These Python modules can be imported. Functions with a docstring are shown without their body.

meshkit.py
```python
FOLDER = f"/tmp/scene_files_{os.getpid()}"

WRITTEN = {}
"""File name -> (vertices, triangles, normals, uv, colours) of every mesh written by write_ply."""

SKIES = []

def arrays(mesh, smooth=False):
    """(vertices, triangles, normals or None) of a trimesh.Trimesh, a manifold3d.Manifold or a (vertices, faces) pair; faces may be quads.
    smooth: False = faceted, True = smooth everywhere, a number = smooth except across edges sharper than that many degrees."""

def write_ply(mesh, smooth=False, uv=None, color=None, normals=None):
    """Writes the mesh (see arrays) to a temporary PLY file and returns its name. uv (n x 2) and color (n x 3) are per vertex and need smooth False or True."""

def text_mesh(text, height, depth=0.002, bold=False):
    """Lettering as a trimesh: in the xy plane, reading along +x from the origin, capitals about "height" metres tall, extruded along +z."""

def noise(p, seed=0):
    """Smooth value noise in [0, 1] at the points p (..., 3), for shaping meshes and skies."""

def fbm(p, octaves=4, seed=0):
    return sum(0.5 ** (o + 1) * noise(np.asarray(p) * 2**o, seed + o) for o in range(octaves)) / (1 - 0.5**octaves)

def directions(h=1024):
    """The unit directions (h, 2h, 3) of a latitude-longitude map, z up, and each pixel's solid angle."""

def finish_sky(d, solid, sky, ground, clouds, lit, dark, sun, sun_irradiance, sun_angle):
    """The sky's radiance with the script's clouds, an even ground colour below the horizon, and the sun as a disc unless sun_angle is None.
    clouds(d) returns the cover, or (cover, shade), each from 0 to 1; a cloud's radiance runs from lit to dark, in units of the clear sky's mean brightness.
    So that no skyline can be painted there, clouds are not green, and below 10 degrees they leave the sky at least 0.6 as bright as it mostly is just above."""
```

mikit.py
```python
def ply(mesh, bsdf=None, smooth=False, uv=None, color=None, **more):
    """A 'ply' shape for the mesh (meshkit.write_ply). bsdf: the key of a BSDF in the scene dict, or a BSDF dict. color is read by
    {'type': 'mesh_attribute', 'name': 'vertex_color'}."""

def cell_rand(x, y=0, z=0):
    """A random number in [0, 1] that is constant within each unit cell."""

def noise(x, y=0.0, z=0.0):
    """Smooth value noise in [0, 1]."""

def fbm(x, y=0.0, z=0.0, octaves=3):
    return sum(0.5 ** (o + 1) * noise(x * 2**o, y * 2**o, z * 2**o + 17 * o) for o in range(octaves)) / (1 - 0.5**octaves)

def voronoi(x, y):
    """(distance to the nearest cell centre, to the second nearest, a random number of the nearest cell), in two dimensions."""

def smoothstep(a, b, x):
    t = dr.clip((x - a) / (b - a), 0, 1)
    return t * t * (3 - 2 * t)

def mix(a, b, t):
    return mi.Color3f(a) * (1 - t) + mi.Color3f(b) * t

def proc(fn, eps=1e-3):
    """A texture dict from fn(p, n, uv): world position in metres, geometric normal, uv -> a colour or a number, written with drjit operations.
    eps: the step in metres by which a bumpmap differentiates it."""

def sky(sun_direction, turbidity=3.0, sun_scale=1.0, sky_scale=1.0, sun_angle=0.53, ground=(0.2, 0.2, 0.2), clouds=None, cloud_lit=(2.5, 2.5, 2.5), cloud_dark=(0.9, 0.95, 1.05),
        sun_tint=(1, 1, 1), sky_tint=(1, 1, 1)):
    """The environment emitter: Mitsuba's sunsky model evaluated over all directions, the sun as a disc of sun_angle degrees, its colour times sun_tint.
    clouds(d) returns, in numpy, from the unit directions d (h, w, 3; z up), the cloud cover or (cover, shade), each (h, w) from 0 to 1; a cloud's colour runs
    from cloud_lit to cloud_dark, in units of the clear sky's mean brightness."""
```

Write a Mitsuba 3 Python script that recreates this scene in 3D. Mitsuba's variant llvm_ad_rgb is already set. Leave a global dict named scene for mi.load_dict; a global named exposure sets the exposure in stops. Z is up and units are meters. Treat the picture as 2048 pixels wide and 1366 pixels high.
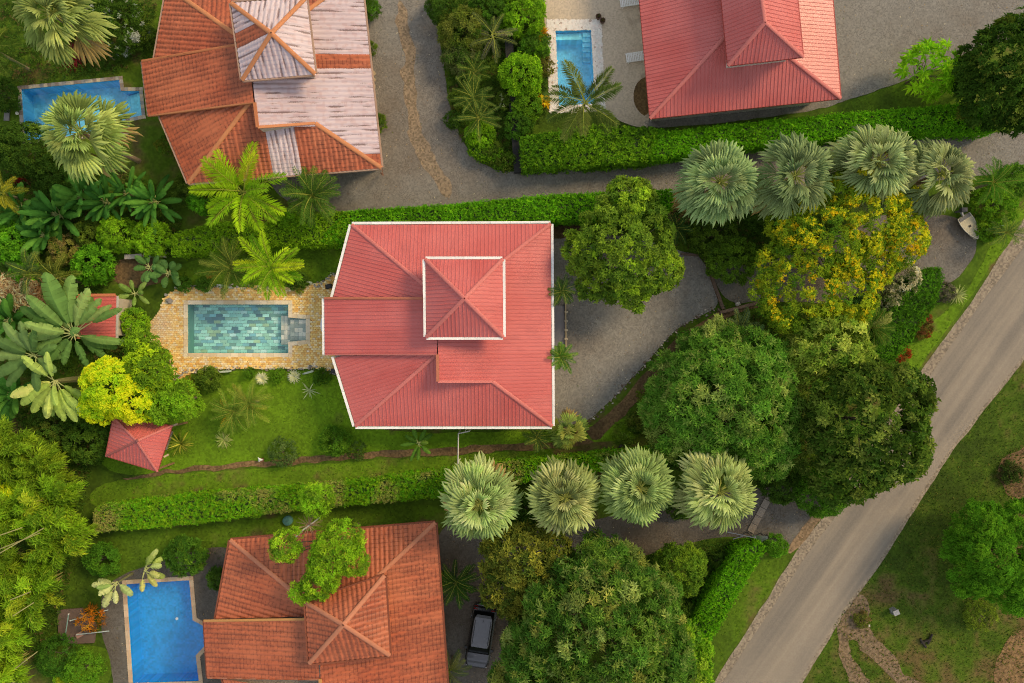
import math, numpy as np, trimesh, shapely, mitsuba as mi, drjit as dr, manifold3d as m3
import mikit, meshkit
from mikit import noise, fbm, voronoi, cell_rand, smoothstep, mix
from shapely.geometry import Polygon, LineString, Point, box as sbox
from shapely.ops import unary_union

T = mi.ScalarTransform4f
scene, labels = {}, {}

# ------------------------------------------------------------------ camera, sky, exposure
CAM_H = 50.0
FOCAL = 1350.0                       # focal length in photo pixels (photo is 2048 wide)
scene['camera'] = {'type': 'perspective', 'fov': math.degrees(2 * math.atan(1024 / FOCAL)), 'near_clip': 0.5, 'far_clip': 800.0,
                   'to_world': T().look_at(origin=[0, 0, CAM_H], target=[0, 0, 0], up=[0, 1, 0])}
SUN = (0.66, 0.40, 0.60)
scene['sky'] = mikit.sky(SUN, turbidity=4.0, sun_scale=0.37, sky_scale=1.0, sun_angle=18.0, ground=(0.07, 0.09, 0.03), sun_tint=(1.0, 0.94, 0.80),
                         clouds=lambda d: 0.55 + 0.35 * meshkit.fbm(d * 2.2, 4, 3), cloud_lit=(1.22, 1.22, 1.22), cloud_dark=(0.8, 0.82, 0.85))
exposure = 2.72

# ------------------------------------------------------------------ survey: photo pixel + height above ground -> metres
def P(px, py, z=0.0):
    s = (CAM_H - z) / FOCAL
    return np.array([(px - 1024.0) * s, (683.0 - py) * s, z])
def M(r, z=0.0):                     # a length in photo pixels at height z -> metres
    return r * (CAM_H - z) / FOCAL
def poly(pts, z=0.0):
    return Polygon([P(x, y, z)[:2] for x, y in pts]).buffer(0)
LEAF = np.array([2.35, 2.30, 1.9])
_seed = [100]
def rnd():
    _seed[0] += 1
    return np.random.default_rng(_seed[0])
def srgb(*c):
    c = np.array(c, float) / 255
    return np.where(c <= 0.04045, c / 12.92, ((c + 0.055) / 1.055) ** 2.4)

# ------------------------------------------------------------------ scene book-keeping
def uniq(key):
    used = lambda k: k in scene or k in labels
    if not used(key): return key
    i = 1
    while used(f'{key}_{i:03d}'): i += 1
    return f'{key}_{i:03d}'
def thing(name, label, cat, group=None):
    k = uniq(name)
    labels[k] = {'label': label, 'category': cat}
    if group: labels[k]['group'] = group
    return k
_cnt = {}
def part(parent, name, mesh, bsdf='solid', color=None, smooth=False, uv=None, label=None, kind=None):
    base = parent + '__' + name
    n = _cnt.get(base, 0); _cnt[base] = n + 1
    k = base if n == 0 else f'{base}_{n:03d}'
    put(k, mesh, bsdf, color, smooth, uv)
    if label: labels.setdefault(k, {})['label'] = label
    if kind: labels.setdefault(k, {})['kind'] = kind
    return k
def put(key, mesh, bsdf='solid', color=None, smooth=False, uv=None):
    v, f = np.asarray(mesh[0], float), np.asarray(mesh[1], int)
    if f.shape[1] == 4: f = np.vstack([f[:, [0, 1, 2]], f[:, [0, 2, 3]]])
    if color is not None:
        color = np.asarray(color, float)
        if bsdf == 'leaf': color = np.minimum(color * LEAF, .85)   # a single leaf is lighter than a whole canopy
        if color.ndim == 1: color = np.tile(color, (len(v), 1))
    scene[key] = mikit.ply((v, f), 'bsdf_' + bsdf, smooth=smooth, color=color, uv=uv)
def struct(name, mesh, bsdf, uv=None, color=None):
    k = uniq(name); put(k, mesh, bsdf, color=color, uv=uv); labels[k] = {'kind': 'structure', 'label': STRUCT.get(name, name.replace('_', ' ')), 'category': name.replace('_', ' ')}
    return k
STRUCT = {}

# ------------------------------------------------------------------ small mesh makers: (vertices, faces)
def cat(ms):
    vs, fs, n = [], [], 0
    for v, f in ms:
        f = np.asarray(f, int)
        if f.shape[1] == 4: f = np.vstack([f[:, [0, 1, 2]], f[:, [0, 2, 3]]])
        vs.append(v); fs.append(f + n); n += len(v)
    return np.vstack(vs), np.vstack(fs)
def catc(ms, cols):                  # the same with one colour per mesh
    v, f = cat(ms)
    return (v, f), np.vstack([np.tile(c, (len(m[0]), 1)) for m, c in zip(ms, cols)])
CUBE_F = np.array([[0, 2, 3, 1], [4, 5, 7, 6], [0, 1, 5, 4], [2, 6, 7, 3], [0, 4, 6, 2], [1, 3, 7, 5]])
def box(c, s, rot=0.0):
    v = np.array([[x, y, z] for x in (-.5, .5) for y in (-.5, .5) for z in (-.5, .5)]) * np.asarray(s)
    ca, sa = math.cos(rot), math.sin(rot)
    v = np.stack([v[:, 0] * ca - v[:, 1] * sa, v[:, 0] * sa + v[:, 1] * ca, v[:, 2]], 1) + np.asarray(c)
    return v, CUBE_F[:, ::-1][:, [3, 2, 1, 0]]
def beam(a, b, w, h, up=(0, 0, 1)):
    a, b = np.asarray(a, float), np.asarray(b, float)
    d = b - a; L = np.linalg.norm(d); d = d / L
    s = np.cross(d, up); s /= np.linalg.norm(s) + 1e-9
    u = np.cross(s, d)
    v = np.array([a + i * L * d + (j - .5) * w * s + (k - .5) * h * u for i in (0, 1) for j in (0, 1) for k in (0, 1)])
    return v, CUBE_F[:, ::-1][:, [3, 2, 1, 0]]
def tube(pts, r, sides=6, cap=True):
    p = np.asarray(pts, float); n = len(p)
    r = np.broadcast_to(r, (n,))
    t = np.gradient(p, axis=0); t /= np.linalg.norm(t, axis=1, keepdims=True) + 1e-9
    ref = np.array([0, 0, 1.0]) if abs(t[:, 2]).mean() < .8 else np.array([1.0, 0, 0])
    a = np.cross(t, ref); a /= np.linalg.norm(a, axis=1, keepdims=True) + 1e-9
    b = np.cross(t, a)
    g = np.arange(sides) * 2 * np.pi / sides
    v = p[:, None] + r[:, None, None] * (np.cos(g)[None, :, None] * a[:, None] + np.sin(g)[None, :, None] * b[:, None])
    i, j = np.meshgrid(np.arange(n - 1), np.arange(sides), indexing='ij')
    q = np.stack([i * sides + j, (i + 1) * sides + j, (i + 1) * sides + (j + 1) % sides, i * sides + (j + 1) % sides], -1).reshape(-1, 4)
    v = v.reshape(-1, 3); f = np.vstack([q[:, [0, 1, 2]], q[:, [0, 2, 3]]])
    if cap:
        m = len(v); v = np.vstack([v, p[0], p[-1]])
        k = np.arange(sides); k2 = (k + 1) % sides
        f = np.vstack([f, np.stack([np.full(sides, m), k, k2], 1), np.stack([np.full(sides, m + 1), (n - 1) * sides + k2, (n - 1) * sides + k], 1)])
    return v, f
def flat(pg, z, top=True):           # a shapely (multi)polygon as a horizontal sheet
    vs, fs, n = [], [], 0
    for g in getattr(pg, 'geoms', [pg]):
        if g.geom_type != 'Polygon' or g.area < 1e-4: continue
        v, f = trimesh.creation.triangulate_polygon(g, engine='earcut')
        e1, e2 = v[f[:, 1]] - v[f[:, 0]], v[f[:, 2]] - v[f[:, 0]]
        f = np.where((e1[:, 0] * e2[:, 1] - e1[:, 1] * e2[:, 0] > 0)[:, None] == top, f, f[:, ::-1])
        vs.append(np.c_[v, np.full(len(v), z)]); fs.append(f + n); n += len(v)
    return np.vstack(vs), np.vstack(fs)
def prism(pg, z0, z1):
    ms = []
    for g in getattr(pg, 'geoms', [pg]):
        m = trimesh.creation.extrude_polygon(g, z1 - z0, engine='earcut')
        ms.append((np.array(m.vertices) + [0, 0, z0], np.array(m.faces)))
    return cat(ms)
def chaikin(p, n=2):
    p = np.asarray(p, float)
    for _ in range(n):
        q = np.roll(p, -1, 0)
        p = np.stack([.75 * p + .25 * q, .25 * p + .75 * q], 1).reshape(-1, 2)
    return p
def organic(pts, jitter=0.1, z=0.0, smooth=2, seed=1):
    """A ground outline with soft corners and a ragged edge."""
    p = np.array([P(x, y, z)[:2] for x, y in pts])
    p = chaikin(p, smooth)
    ring = LineString(np.vstack([p, p[:1]]))
    n = int(ring.length / 0.35)
    q = np.array([ring.interpolate(i / n, normalized=True).coords[0] for i in range(n)])
    q3 = np.c_[q, np.zeros(n)]
    off = np.stack([meshkit.fbm(q3 * 1.1, 3, seed) - .5, meshkit.fbm(q3 * 1.1, 3, seed + 7) - .5], 1)
    return Polygon(q + off * 4 * jitter).buffer(0)
def const_uv(mesh, a, b): return np.tile([a, b], (len(mesh[0]), 1))
def sample_poly(pg, n, rng):
    x0, y0, x1, y1 = pg.bounds
    out = np.zeros((0, 2))
    while len(out) < n:
        q = rng.uniform([x0, y0], [x1, y1], (max(2 * n, 100), 2))
        out = np.vstack([out, q[shapely.contains_xy(pg, q[:, 0], q[:, 1])]])
    return out[:n]

# ------------------------------------------------------------------ materials
def vc(): return {'type': 'mesh_attribute', 'name': 'vertex_color'}
def proc(fn, **k): return mikit.proc(fn, **k)
_bs = {'solid': {'type': 'principled', 'base_color': vc(), 'roughness': 0.65, 'specular': 0.3},
       'gloss': {'type': 'principled', 'base_color': vc(), 'roughness': 0.18, 'specular': 0.5, 'clearcoat': 0.6},
       'metal': {'type': 'principled', 'base_color': vc(), 'roughness': 0.35, 'metallic': 0.8}}
for k, d in _bs.items(): scene['bsdf_' + k] = {'type': 'twosided', 'b': d}
scene['bsdf_leaf'] = {'type': 'principledthin', 'base_color': vc(), 'roughness': 0.36, 'diff_trans': 0.85, 'eta': 1.4, 'spec_trans': 0.0}
scene['bsdf_water'] = {'type': 'thindielectric', 'int_ior': 1.33}
scene['bsdf_glass'] = {'type': 'principled', 'base_color': {'type': 'rgb', 'value': [0.004, 0.005, 0.006]}, 'roughness': 0.1, 'specular': 0.1}

def _grass(p, n, uv):                # uv.x: how lush, uv.y: how dry / earthy
    big, midn, fine = fbm(p.x * .16 + 3, p.y * .16, 0, 3), fbm(p.x * .9, p.y * .9 + 9, 2, 3), fbm(p.x * 7, p.y * 7, 5, 2)
    lush = mix((0.038, 0.066, 0.008), (0.135, 0.255, 0.010), dr.clip(uv.x + (big - .5) * .7 + (midn - .5) * .5, 0, 1))
    c = mix(lush, (0.115, 0.085, 0.032), smoothstep(0.35, 0.8, uv.y + (midn - .5) * .9 + (big - .5) * .8))
    return c * (0.68 + 0.64 * fine)
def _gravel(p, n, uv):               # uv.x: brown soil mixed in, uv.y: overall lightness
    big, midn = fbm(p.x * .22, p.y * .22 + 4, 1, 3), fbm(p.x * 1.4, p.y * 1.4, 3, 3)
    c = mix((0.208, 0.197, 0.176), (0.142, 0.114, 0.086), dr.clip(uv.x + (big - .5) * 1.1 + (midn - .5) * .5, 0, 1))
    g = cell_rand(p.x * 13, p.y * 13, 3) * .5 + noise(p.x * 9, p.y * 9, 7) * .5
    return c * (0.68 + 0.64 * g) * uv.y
_sd = P(1420, 1366) - P(1990, 560); _sd = _sd / np.linalg.norm(_sd)
def _street(p, n, uv):
    t, s = p.x * _sd[0] + p.y * _sd[1], -p.x * _sd[1] + p.y * _sd[0]
    st = fbm(s * 1.1 + .15 * noise(t * .12), t * .035, 2, 3)
    sk = noise(s * 9, t * .06, 4)
    big, grain = fbm(p.x * .35, p.y * .35, 8, 3), noise(p.x * 14, p.y * 14, 1)
    c = mix((0.196, 0.172, 0.143), (0.290, 0.245, 0.190), smoothstep(0.3, 0.72, st * .75 + big * .25))
    return c * (0.90 + .10 * sk) * (0.93 + .14 * grain)
def _soil(p, n, uv):
    a, b = fbm(p.x * .8, p.y * .8, 0, 4), noise(p.x * 10, p.y * 10, 4)
    c = mix((0.085, 0.055, 0.024), (0.205, 0.125, 0.055), dr.clip(uv.x + (a - .5) * 1.2, 0, 1))
    c = mix(c, (0.250, 0.207, 0.155), uv.y)
    return c * (0.6 + .8 * b)
def _roofred(p, n, uv):              # uv.x: rib number across the slope, uv.y: metres up the slope
    tone = cell_rand(dr.floor(uv.x / 4), dr.floor(p.z * .2), 3)
    a, s = fbm(p.x * .45, p.y * .45, p.z, 3), fbm(uv.x * .3, uv.y * .6, 1, 3)
    c = mix((0.44, 0.078, 0.068), (0.545, 0.148, 0.135), dr.clip(.5 + (a - .5) * 1.0 + (tone - .5) * .25, 0, 1))
    return mix(c, (0.33, 0.075, 0.065), smoothstep(.52, .8, s) * .28)
def _rooftile(p, n, uv):             # terracotta coloured steel: mould in the valleys, worn paint; laps: painted step shadow
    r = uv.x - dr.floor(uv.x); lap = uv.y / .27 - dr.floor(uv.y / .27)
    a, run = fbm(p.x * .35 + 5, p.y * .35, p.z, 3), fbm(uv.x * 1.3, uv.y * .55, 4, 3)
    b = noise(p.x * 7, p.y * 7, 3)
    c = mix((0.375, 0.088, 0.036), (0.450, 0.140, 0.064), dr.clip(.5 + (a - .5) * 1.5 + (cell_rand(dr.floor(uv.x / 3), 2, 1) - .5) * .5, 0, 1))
    dirt = smoothstep(.34, .62, run * .50 + (1 - a) * .45 + b * .12) * .30 + smoothstep(.70, 1.0, lap) * .6 + (1 - smoothstep(.0, .22, dr.minimum(r, 1 - r))) * .30  # dirt: runs and valley mould, plus step shadow painted along the laps
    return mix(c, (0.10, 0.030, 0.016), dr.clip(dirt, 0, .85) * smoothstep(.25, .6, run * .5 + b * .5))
def _rooffade(p, n, uv):             # the same sheets, bleached to pinkish white, dark runs along the valleys
    r = uv.x - dr.floor(uv.x)
    run, a, b = fbm(uv.x * 1.9, uv.y * .75, 2, 3), fbm(p.x * .5, p.y * .5, 2, 2), noise(p.x * 5, p.y * 5, 1)
    c = mix((0.47, 0.365, 0.375), (0.58, 0.485, 0.505), a)
    c = mix(c, (0.42, 0.20, 0.16), smoothstep(.5, .75, b) * .22)
    v = 1 - smoothstep(.08, .38, dr.minimum(r, 1 - r))
    return mix(c, (0.09, 0.04, 0.035), smoothstep(.58, .74, run * .8 + v * .2) * (.12 + .6 * v))
def _mosaic(p, n, uv):               # small glass tiles; uv.x: pale turquoise to deep blue, uv.y: spare
    r = cell_rand(p.x * 7, p.y * 7, 2) * .5 + noise(p.x * 3.2, p.y * 3.2, 3) * .5
    c = mix((0.20, 0.68, 0.82), (0.004, 0.25, 0.62), uv.x)
    return c * (0.77 + .46 * r)
def _concrete(p, n, uv):             # uv.x: stains, uv.y: warm / cool
    a, b, g = fbm(p.x * .5, p.y * .5, 6, 4), fbm(p.x * 2.4, p.y * 2.4, 1, 3), noise(p.x * 12, p.y * 12, 2)
    c = mix((0.20, 0.185, 0.165), (0.50, 0.41, 0.30), uv.y)
    return mix(c, (0.15, 0.10, 0.065), smoothstep(.42, .8, a * .6 + b * .4 + uv.x - .5)) * (0.85 + .3 * g)
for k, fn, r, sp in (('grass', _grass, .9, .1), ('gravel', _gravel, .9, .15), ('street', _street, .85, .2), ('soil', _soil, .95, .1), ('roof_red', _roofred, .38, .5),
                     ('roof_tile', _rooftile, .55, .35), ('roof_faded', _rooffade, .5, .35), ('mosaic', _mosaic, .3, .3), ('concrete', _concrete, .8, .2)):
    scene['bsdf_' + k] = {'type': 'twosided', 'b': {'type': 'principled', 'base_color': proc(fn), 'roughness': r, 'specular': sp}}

WHITE = np.array([0.74, 0.73, 0.70]); GREY = np.array([.25, .25, .25]); DARK = np.array([.02, .02, .022]); RUST = np.array([.33, .11, .05]); WOOD = np.array([.22, .13, .07])
BARK = np.array([.13, .10, .075]); CREAM = np.array([.52, .42, .29])

# ------------------------------------------------------------------ pools (outlines first: the ground sheets are cut around them)
POOL_MAIN = poly([(376, 609), (577, 609), (577, 635), (612, 638), (612, 680), (577, 684), (577, 706), (376, 706)])
POOL_A = poly([(43, 179), (239, 160), (242, 182), (279, 182), (284, 231), (251, 238), (254, 262), (50, 281)])
POOL_B = poly([(1111, 62), (1182, 60), (1190, 208), (1118, 212)])
POOL_C = poly([(253, 1168), (379, 1160), (386, 1240), (410, 1253), (432, 1250), (434, 1296), (410, 1291), (392, 1310), (398, 1362), (266, 1366)])
HOLES = unary_union([POOL_MAIN, POOL_A, POOL_B, POOL_C])
_used = [HOLES]
def sheet(name, pg, z, bsdf, a, b, label):
    STRUCT[name] = label
    m = flat(pg.difference(HOLES), z)
    return struct(name, m, bsdf, uv=const_uv(m, a, b))

g0 = sbox(-260, -260, 260, 260)
sheet('ground', g0, 0.0, 'grass', .28, .33, 'dark mossy garden ground between the plantings')
LAWN_MAIN = organic([(345, 765), (395, 742), (560, 742), (668, 742), (700, 780), (720, 870), (1150, 860), (1270, 830), (1290, 880), (1180, 885), (920, 895), (700, 910), (520, 925), (330, 945), (215, 950), (190, 900), (330, 850)], .06)
sheet('lawn', LAWN_MAIN, .012, 'grass', .80, .10, 'bright green lawn south of the tiled pool')
LAWN_N = organic([(335, 520), (700, 480), (690, 560), (620, 575), (350, 580)], .06)
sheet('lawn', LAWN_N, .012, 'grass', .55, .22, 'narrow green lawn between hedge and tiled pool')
LAWN_S = organic([(180, 965), (330, 950), (700, 925), (920, 910), (1190, 893), (1340, 880), (1350, 930), (1060, 950), (880, 960), (620, 985), (400, 1005), (180, 1030)], .06)
sheet('lawn', LAWN_S, .012, 'grass', .68, .34, 'grass strip between earth bank and clipped hedge')
LAWN_C = organic([(170, 1075), (400, 1050), (600, 1030), (880, 1000), (880, 1040), (600, 1060), (460, 1078), (440, 1130), (330, 1130), (215, 1150), (190, 1240), (120, 1280), (120, 1150)], .08)
sheet('lawn', LAWN_C, .012, 'grass', .36, .20, 'darker grass north of the blue pool')
LAWN_E = organic([(1680, 225), (1700, 200), (1790, 172), (1900, 120), (1960, 130), (1960, 215), (1700, 235)], .08)
sheet('lawn', LAWN_E, .012, 'grass', .45, .25, 'grass bed beside the gravel court')
VERGE = organic([(1930, 590), (1955, 545), (2000, 455), (2048, 400), (2110, 350), (2110, 430), (2000, 500), (1940, 600), (1870, 690), (1800, 790), (1830, 745), (1790, 690), (1870, 640)], .05)
sheet('verge', VERGE, .012, 'grass', .60, .18, 'green roadside verge by the hedge')
VERGE2 = organic([(1490, 1100), (1580, 1085), (1590, 1105), (1530, 1190), (1420, 1350), (1370, 1420), (1340, 1400), (1400, 1270)], .05)
sheet('verge', VERGE2, .012, 'grass', .35, .25, 'green roadside verge beside the lower hedge')
FIELD = organic([(2048, 705), (1900, 905), (1828, 1015), (1746, 1146), (1694, 1215), (1600, 1366), (1560, 1430), (2150, 1430), (2150, 650)], .06)
sheet('field', FIELD, .012, 'grass', .18, .40, 'rough grass field across the road')
LAWN_P = organic([(200, 1290), (225, 1310), (222, 1380), (130, 1380), (140, 1290)], .05)
sheet('lawn', LAWN_P, .012, 'grass', .6, .1, 'small green lawn left of the blue pool')

DRIVE_NW = organic([(700, -40), (860, -40), (872, 40), (888, 125), (898, 215), (930, 300), (985, 345), (1100, 342), (1340, 322), (1500, 300), (1960, 268), (2100, 255), (2110, 345), (1970, 350), (1700, 380), (1400, 400), (1190, 388), (1000, 408), (760, 420), (640, 428), (560, 400), (520, 330), (700, 200)], .05)
sheet('gravel_drive', DRIVE_NW, .02, 'gravel', .30, 1.0, 'grey gravel drive beside the tiled roof house')
COURT = organic([(1600, -60), (2120, -60), (2120, 60), (1960, 90), (1905, 122), (1800, 166), (1690, 202), (1640, 222), (1300, 262), (1280, 235), (1600, 150)], .05)
sheet('gravel_court', COURT, .02, 'gravel', .15, .95, 'grey gravel court beside the upper red roof')
FRONT = organic([(1085, 470), (1180, 462), (1330, 490), (1362, 505), (1404, 510), (1448, 612), (1395, 632), (1345, 664), (1302, 714), (1263, 757), (1222, 800), (1178, 842), (1120, 856), (1070, 840), (1060, 500)], .04)
sheet('gravel_court', FRONT, .02, 'gravel', .10, 1.08, 'grey gravel forecourt beside the white edged roof')
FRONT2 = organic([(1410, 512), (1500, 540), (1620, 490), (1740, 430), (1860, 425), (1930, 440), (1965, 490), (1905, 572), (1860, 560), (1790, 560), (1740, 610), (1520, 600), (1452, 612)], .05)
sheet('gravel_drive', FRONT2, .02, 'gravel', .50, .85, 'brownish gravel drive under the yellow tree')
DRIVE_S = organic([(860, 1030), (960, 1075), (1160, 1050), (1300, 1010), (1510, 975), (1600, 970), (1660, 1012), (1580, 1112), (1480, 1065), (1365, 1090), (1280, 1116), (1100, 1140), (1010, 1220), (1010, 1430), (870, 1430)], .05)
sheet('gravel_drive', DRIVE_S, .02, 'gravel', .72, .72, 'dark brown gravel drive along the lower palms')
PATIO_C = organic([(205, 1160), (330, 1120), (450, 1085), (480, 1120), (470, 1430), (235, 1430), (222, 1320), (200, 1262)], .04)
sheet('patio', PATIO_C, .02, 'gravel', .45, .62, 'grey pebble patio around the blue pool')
DECK_B = organic([(1085, -50), (1300, -50), (1310, 262), (1250, 248), (1215, 225), (1100, 225), (1092, 120)], .02, smooth=1)
sheet('pool_deck', DECK_B, .02, 'concrete', .40, 1.0, 'stained beige concrete deck around the upper pool')
BED_B = organic([(1300, 150), (1275, 160), (1264, 190), (1272, 220), (1300, 240)], .02)
sheet('planting_bed', BED_B, .028, 'soil', .2, 0, 'small dark planting bed beside the upper red roof')

# bare earth
DIRT = [([(210, 960), (330, 940), (520, 922), (700, 906), (920, 892), (1185, 878), (1187, 892), (920, 908), (700, 919), (520, 933), (330, 950)], .62, 'earth bank along the lawn'),
        ([(1165, 862), (1195, 848), (1240, 800), (1282, 754), (1318, 712), (1355, 672), (1400, 642), (1450, 620), (1520, 602), (1525, 612), (1455, 636), (1410, 660), (1370, 690), (1330, 730), (1300, 775), (1250, 830), (1190, 890)], .45, 'brown earth edge of the gravel forecourt'),
        ([(1090, 445), (1180, 440), (1175, 475), (1090, 478)], .15, 'dark soil beside the clipped hedge'),
        ([(1320, 410), (1380, 400), (1400, 450), (1330, 440)], .3, 'brown soil under the first silver palm'),
        ([(235, 515), (330, 515), (345, 560), (270, 580), (215, 560)], .3, 'brown soil bed behind the tiled pool'),
        ([(790, 0), (812, 0), (830, 130), (838, 230), (852, 262), (856, 300), (880, 340), (915, 385), (895, 395), (850, 340), (820, 300), (818, 240), (806, 130)], .85, 'sandy runoff track in the gravel drive'),
        ([(1696, 1210), (1720, 1175), (1745, 1225), (1735, 1250), (1775, 1300), (1830, 1366), (1880, 1440), (1840, 1440), (1790, 1366), (1740, 1310), (1700, 1270), (1700, 1300), (1740, 1366), (1760, 1440), (1720, 1440), (1690, 1330), (1672, 1262)], .4, 'earth vehicle track in the field'),
        ([(2000, 1285), (2060, 1255), (2120, 1265), (2120, 1430), (1975, 1430), (1992, 1345)], 1.0, 'bare orange earth in the field corner'),
        ([(1985, 930), (2030, 895), (2100, 880), (2100, 1010), (2010, 1000)], .35, 'pinkish bare earth in the field'),
        ([(1640, 1015), (1662, 1010), (1590, 1108), (1568, 1106), (1600, 1060)], .8, 'sandy apron of the lower drive')]
for pts, tone, lab in DIRT:
    pg = organic(pts, .22 if 'field' in lab or 'track' in lab else .11).difference(HOLES)
    STRUCT['bare_earth'] = lab
    m = flat(pg, .030); struct('bare_earth', m, 'soil', uv=const_uv(m, tone, .6 if 'runoff' in lab else .35 if 'track' in lab or 'apron' in lab else .08))

# the road and its sandy shoulder
_ext = _sd[:2] * 60
def strip(pts_l, pts_r):
    l = [P(*q)[:2] for q in pts_l]; r = [P(*q)[:2] for q in pts_r]
    l = [l[0] - _ext] + l + [l[-1] + _ext]; r = [r[0] - _ext] + r + [r[-1] + _ext]
    return Polygon(l + r[::-1]).buffer(0)
def ragged(pg, j, seed):
    ring = pg.exterior; n = int(ring.length / .5)
    q = np.array([ring.interpolate(i / n, normalized=True).coords[0] for i in range(n)]); q3 = np.c_[q, np.zeros(n)]
    return Polygon(q + j * 4 * np.stack([meshkit.fbm(q3 * .8, 3, seed) - .5, meshkit.fbm(q3 * .8, 3, seed + 5) - .5], 1)).buffer(0)
SH = ragged(strip([(2048, 436), (1945, 600), (1839, 745), (1656, 1022), (1590, 1106), (1529, 1206), (1425, 1366)], [(2048, 722), (1906, 900), (1832, 1013), (1750, 1144), (1698, 1213), (1604, 1366)]), .05, 3)
sheet('road_shoulder', SH, .018, 'soil', .8, .97, 'sandy shoulder of the road')
RD = ragged(strip([(2048, 494), (1960, 608), (1850, 765), (1672, 1030), (1606, 1120), (1546, 1212), (1444, 1366)], [(2048, 708), (1898, 900), (1824, 1013), (1743, 1144), (1690, 1213), (1596, 1366)]), .025, 9)
sheet('road', RD, .032, 'street', 0, 0, 'pale grey brown asphalt road with tyre streaks')

# grass blades: real tufts over the lawns, verges and field
def tufts(pg, dens, hgt, cols, rng):
    n = int(pg.area * dens)
    q = sample_poly(pg, n, rng)
    a = rng.uniform(0, 2 * np.pi, n); lean = rng.uniform(.15, .9, n); h = hgt * rng.uniform(.5, 1.4, n); w = h * .45
    d = np.stack([np.cos(a), np.sin(a), np.zeros(n)], 1); s = np.stack([-np.sin(a), np.cos(a), np.zeros(n)], 1)
    b = np.c_[q, np.full(n, .012)]
    tip = b + d * (lean * h)[:, None] + np.array([0, 0, 1]) * (h * .8)[:, None]
    v = np.stack([b - s * w[:, None] / 2, b + s * w[:, None] / 2, tip], 1).reshape(-1, 3)
    k = rng.integers(0, len(cols), n); c = np.asarray(cols)[k] * rng.uniform(.7, 1.25, (n, 1))
    return (v, np.arange(3 * n).reshape(-1, 3)), np.repeat(c, 3, 0)
_g = rnd()
GC = [(.05, .10, .008), (.07, .13, .01), (.035, .075, .008)]
_sets = []
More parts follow.
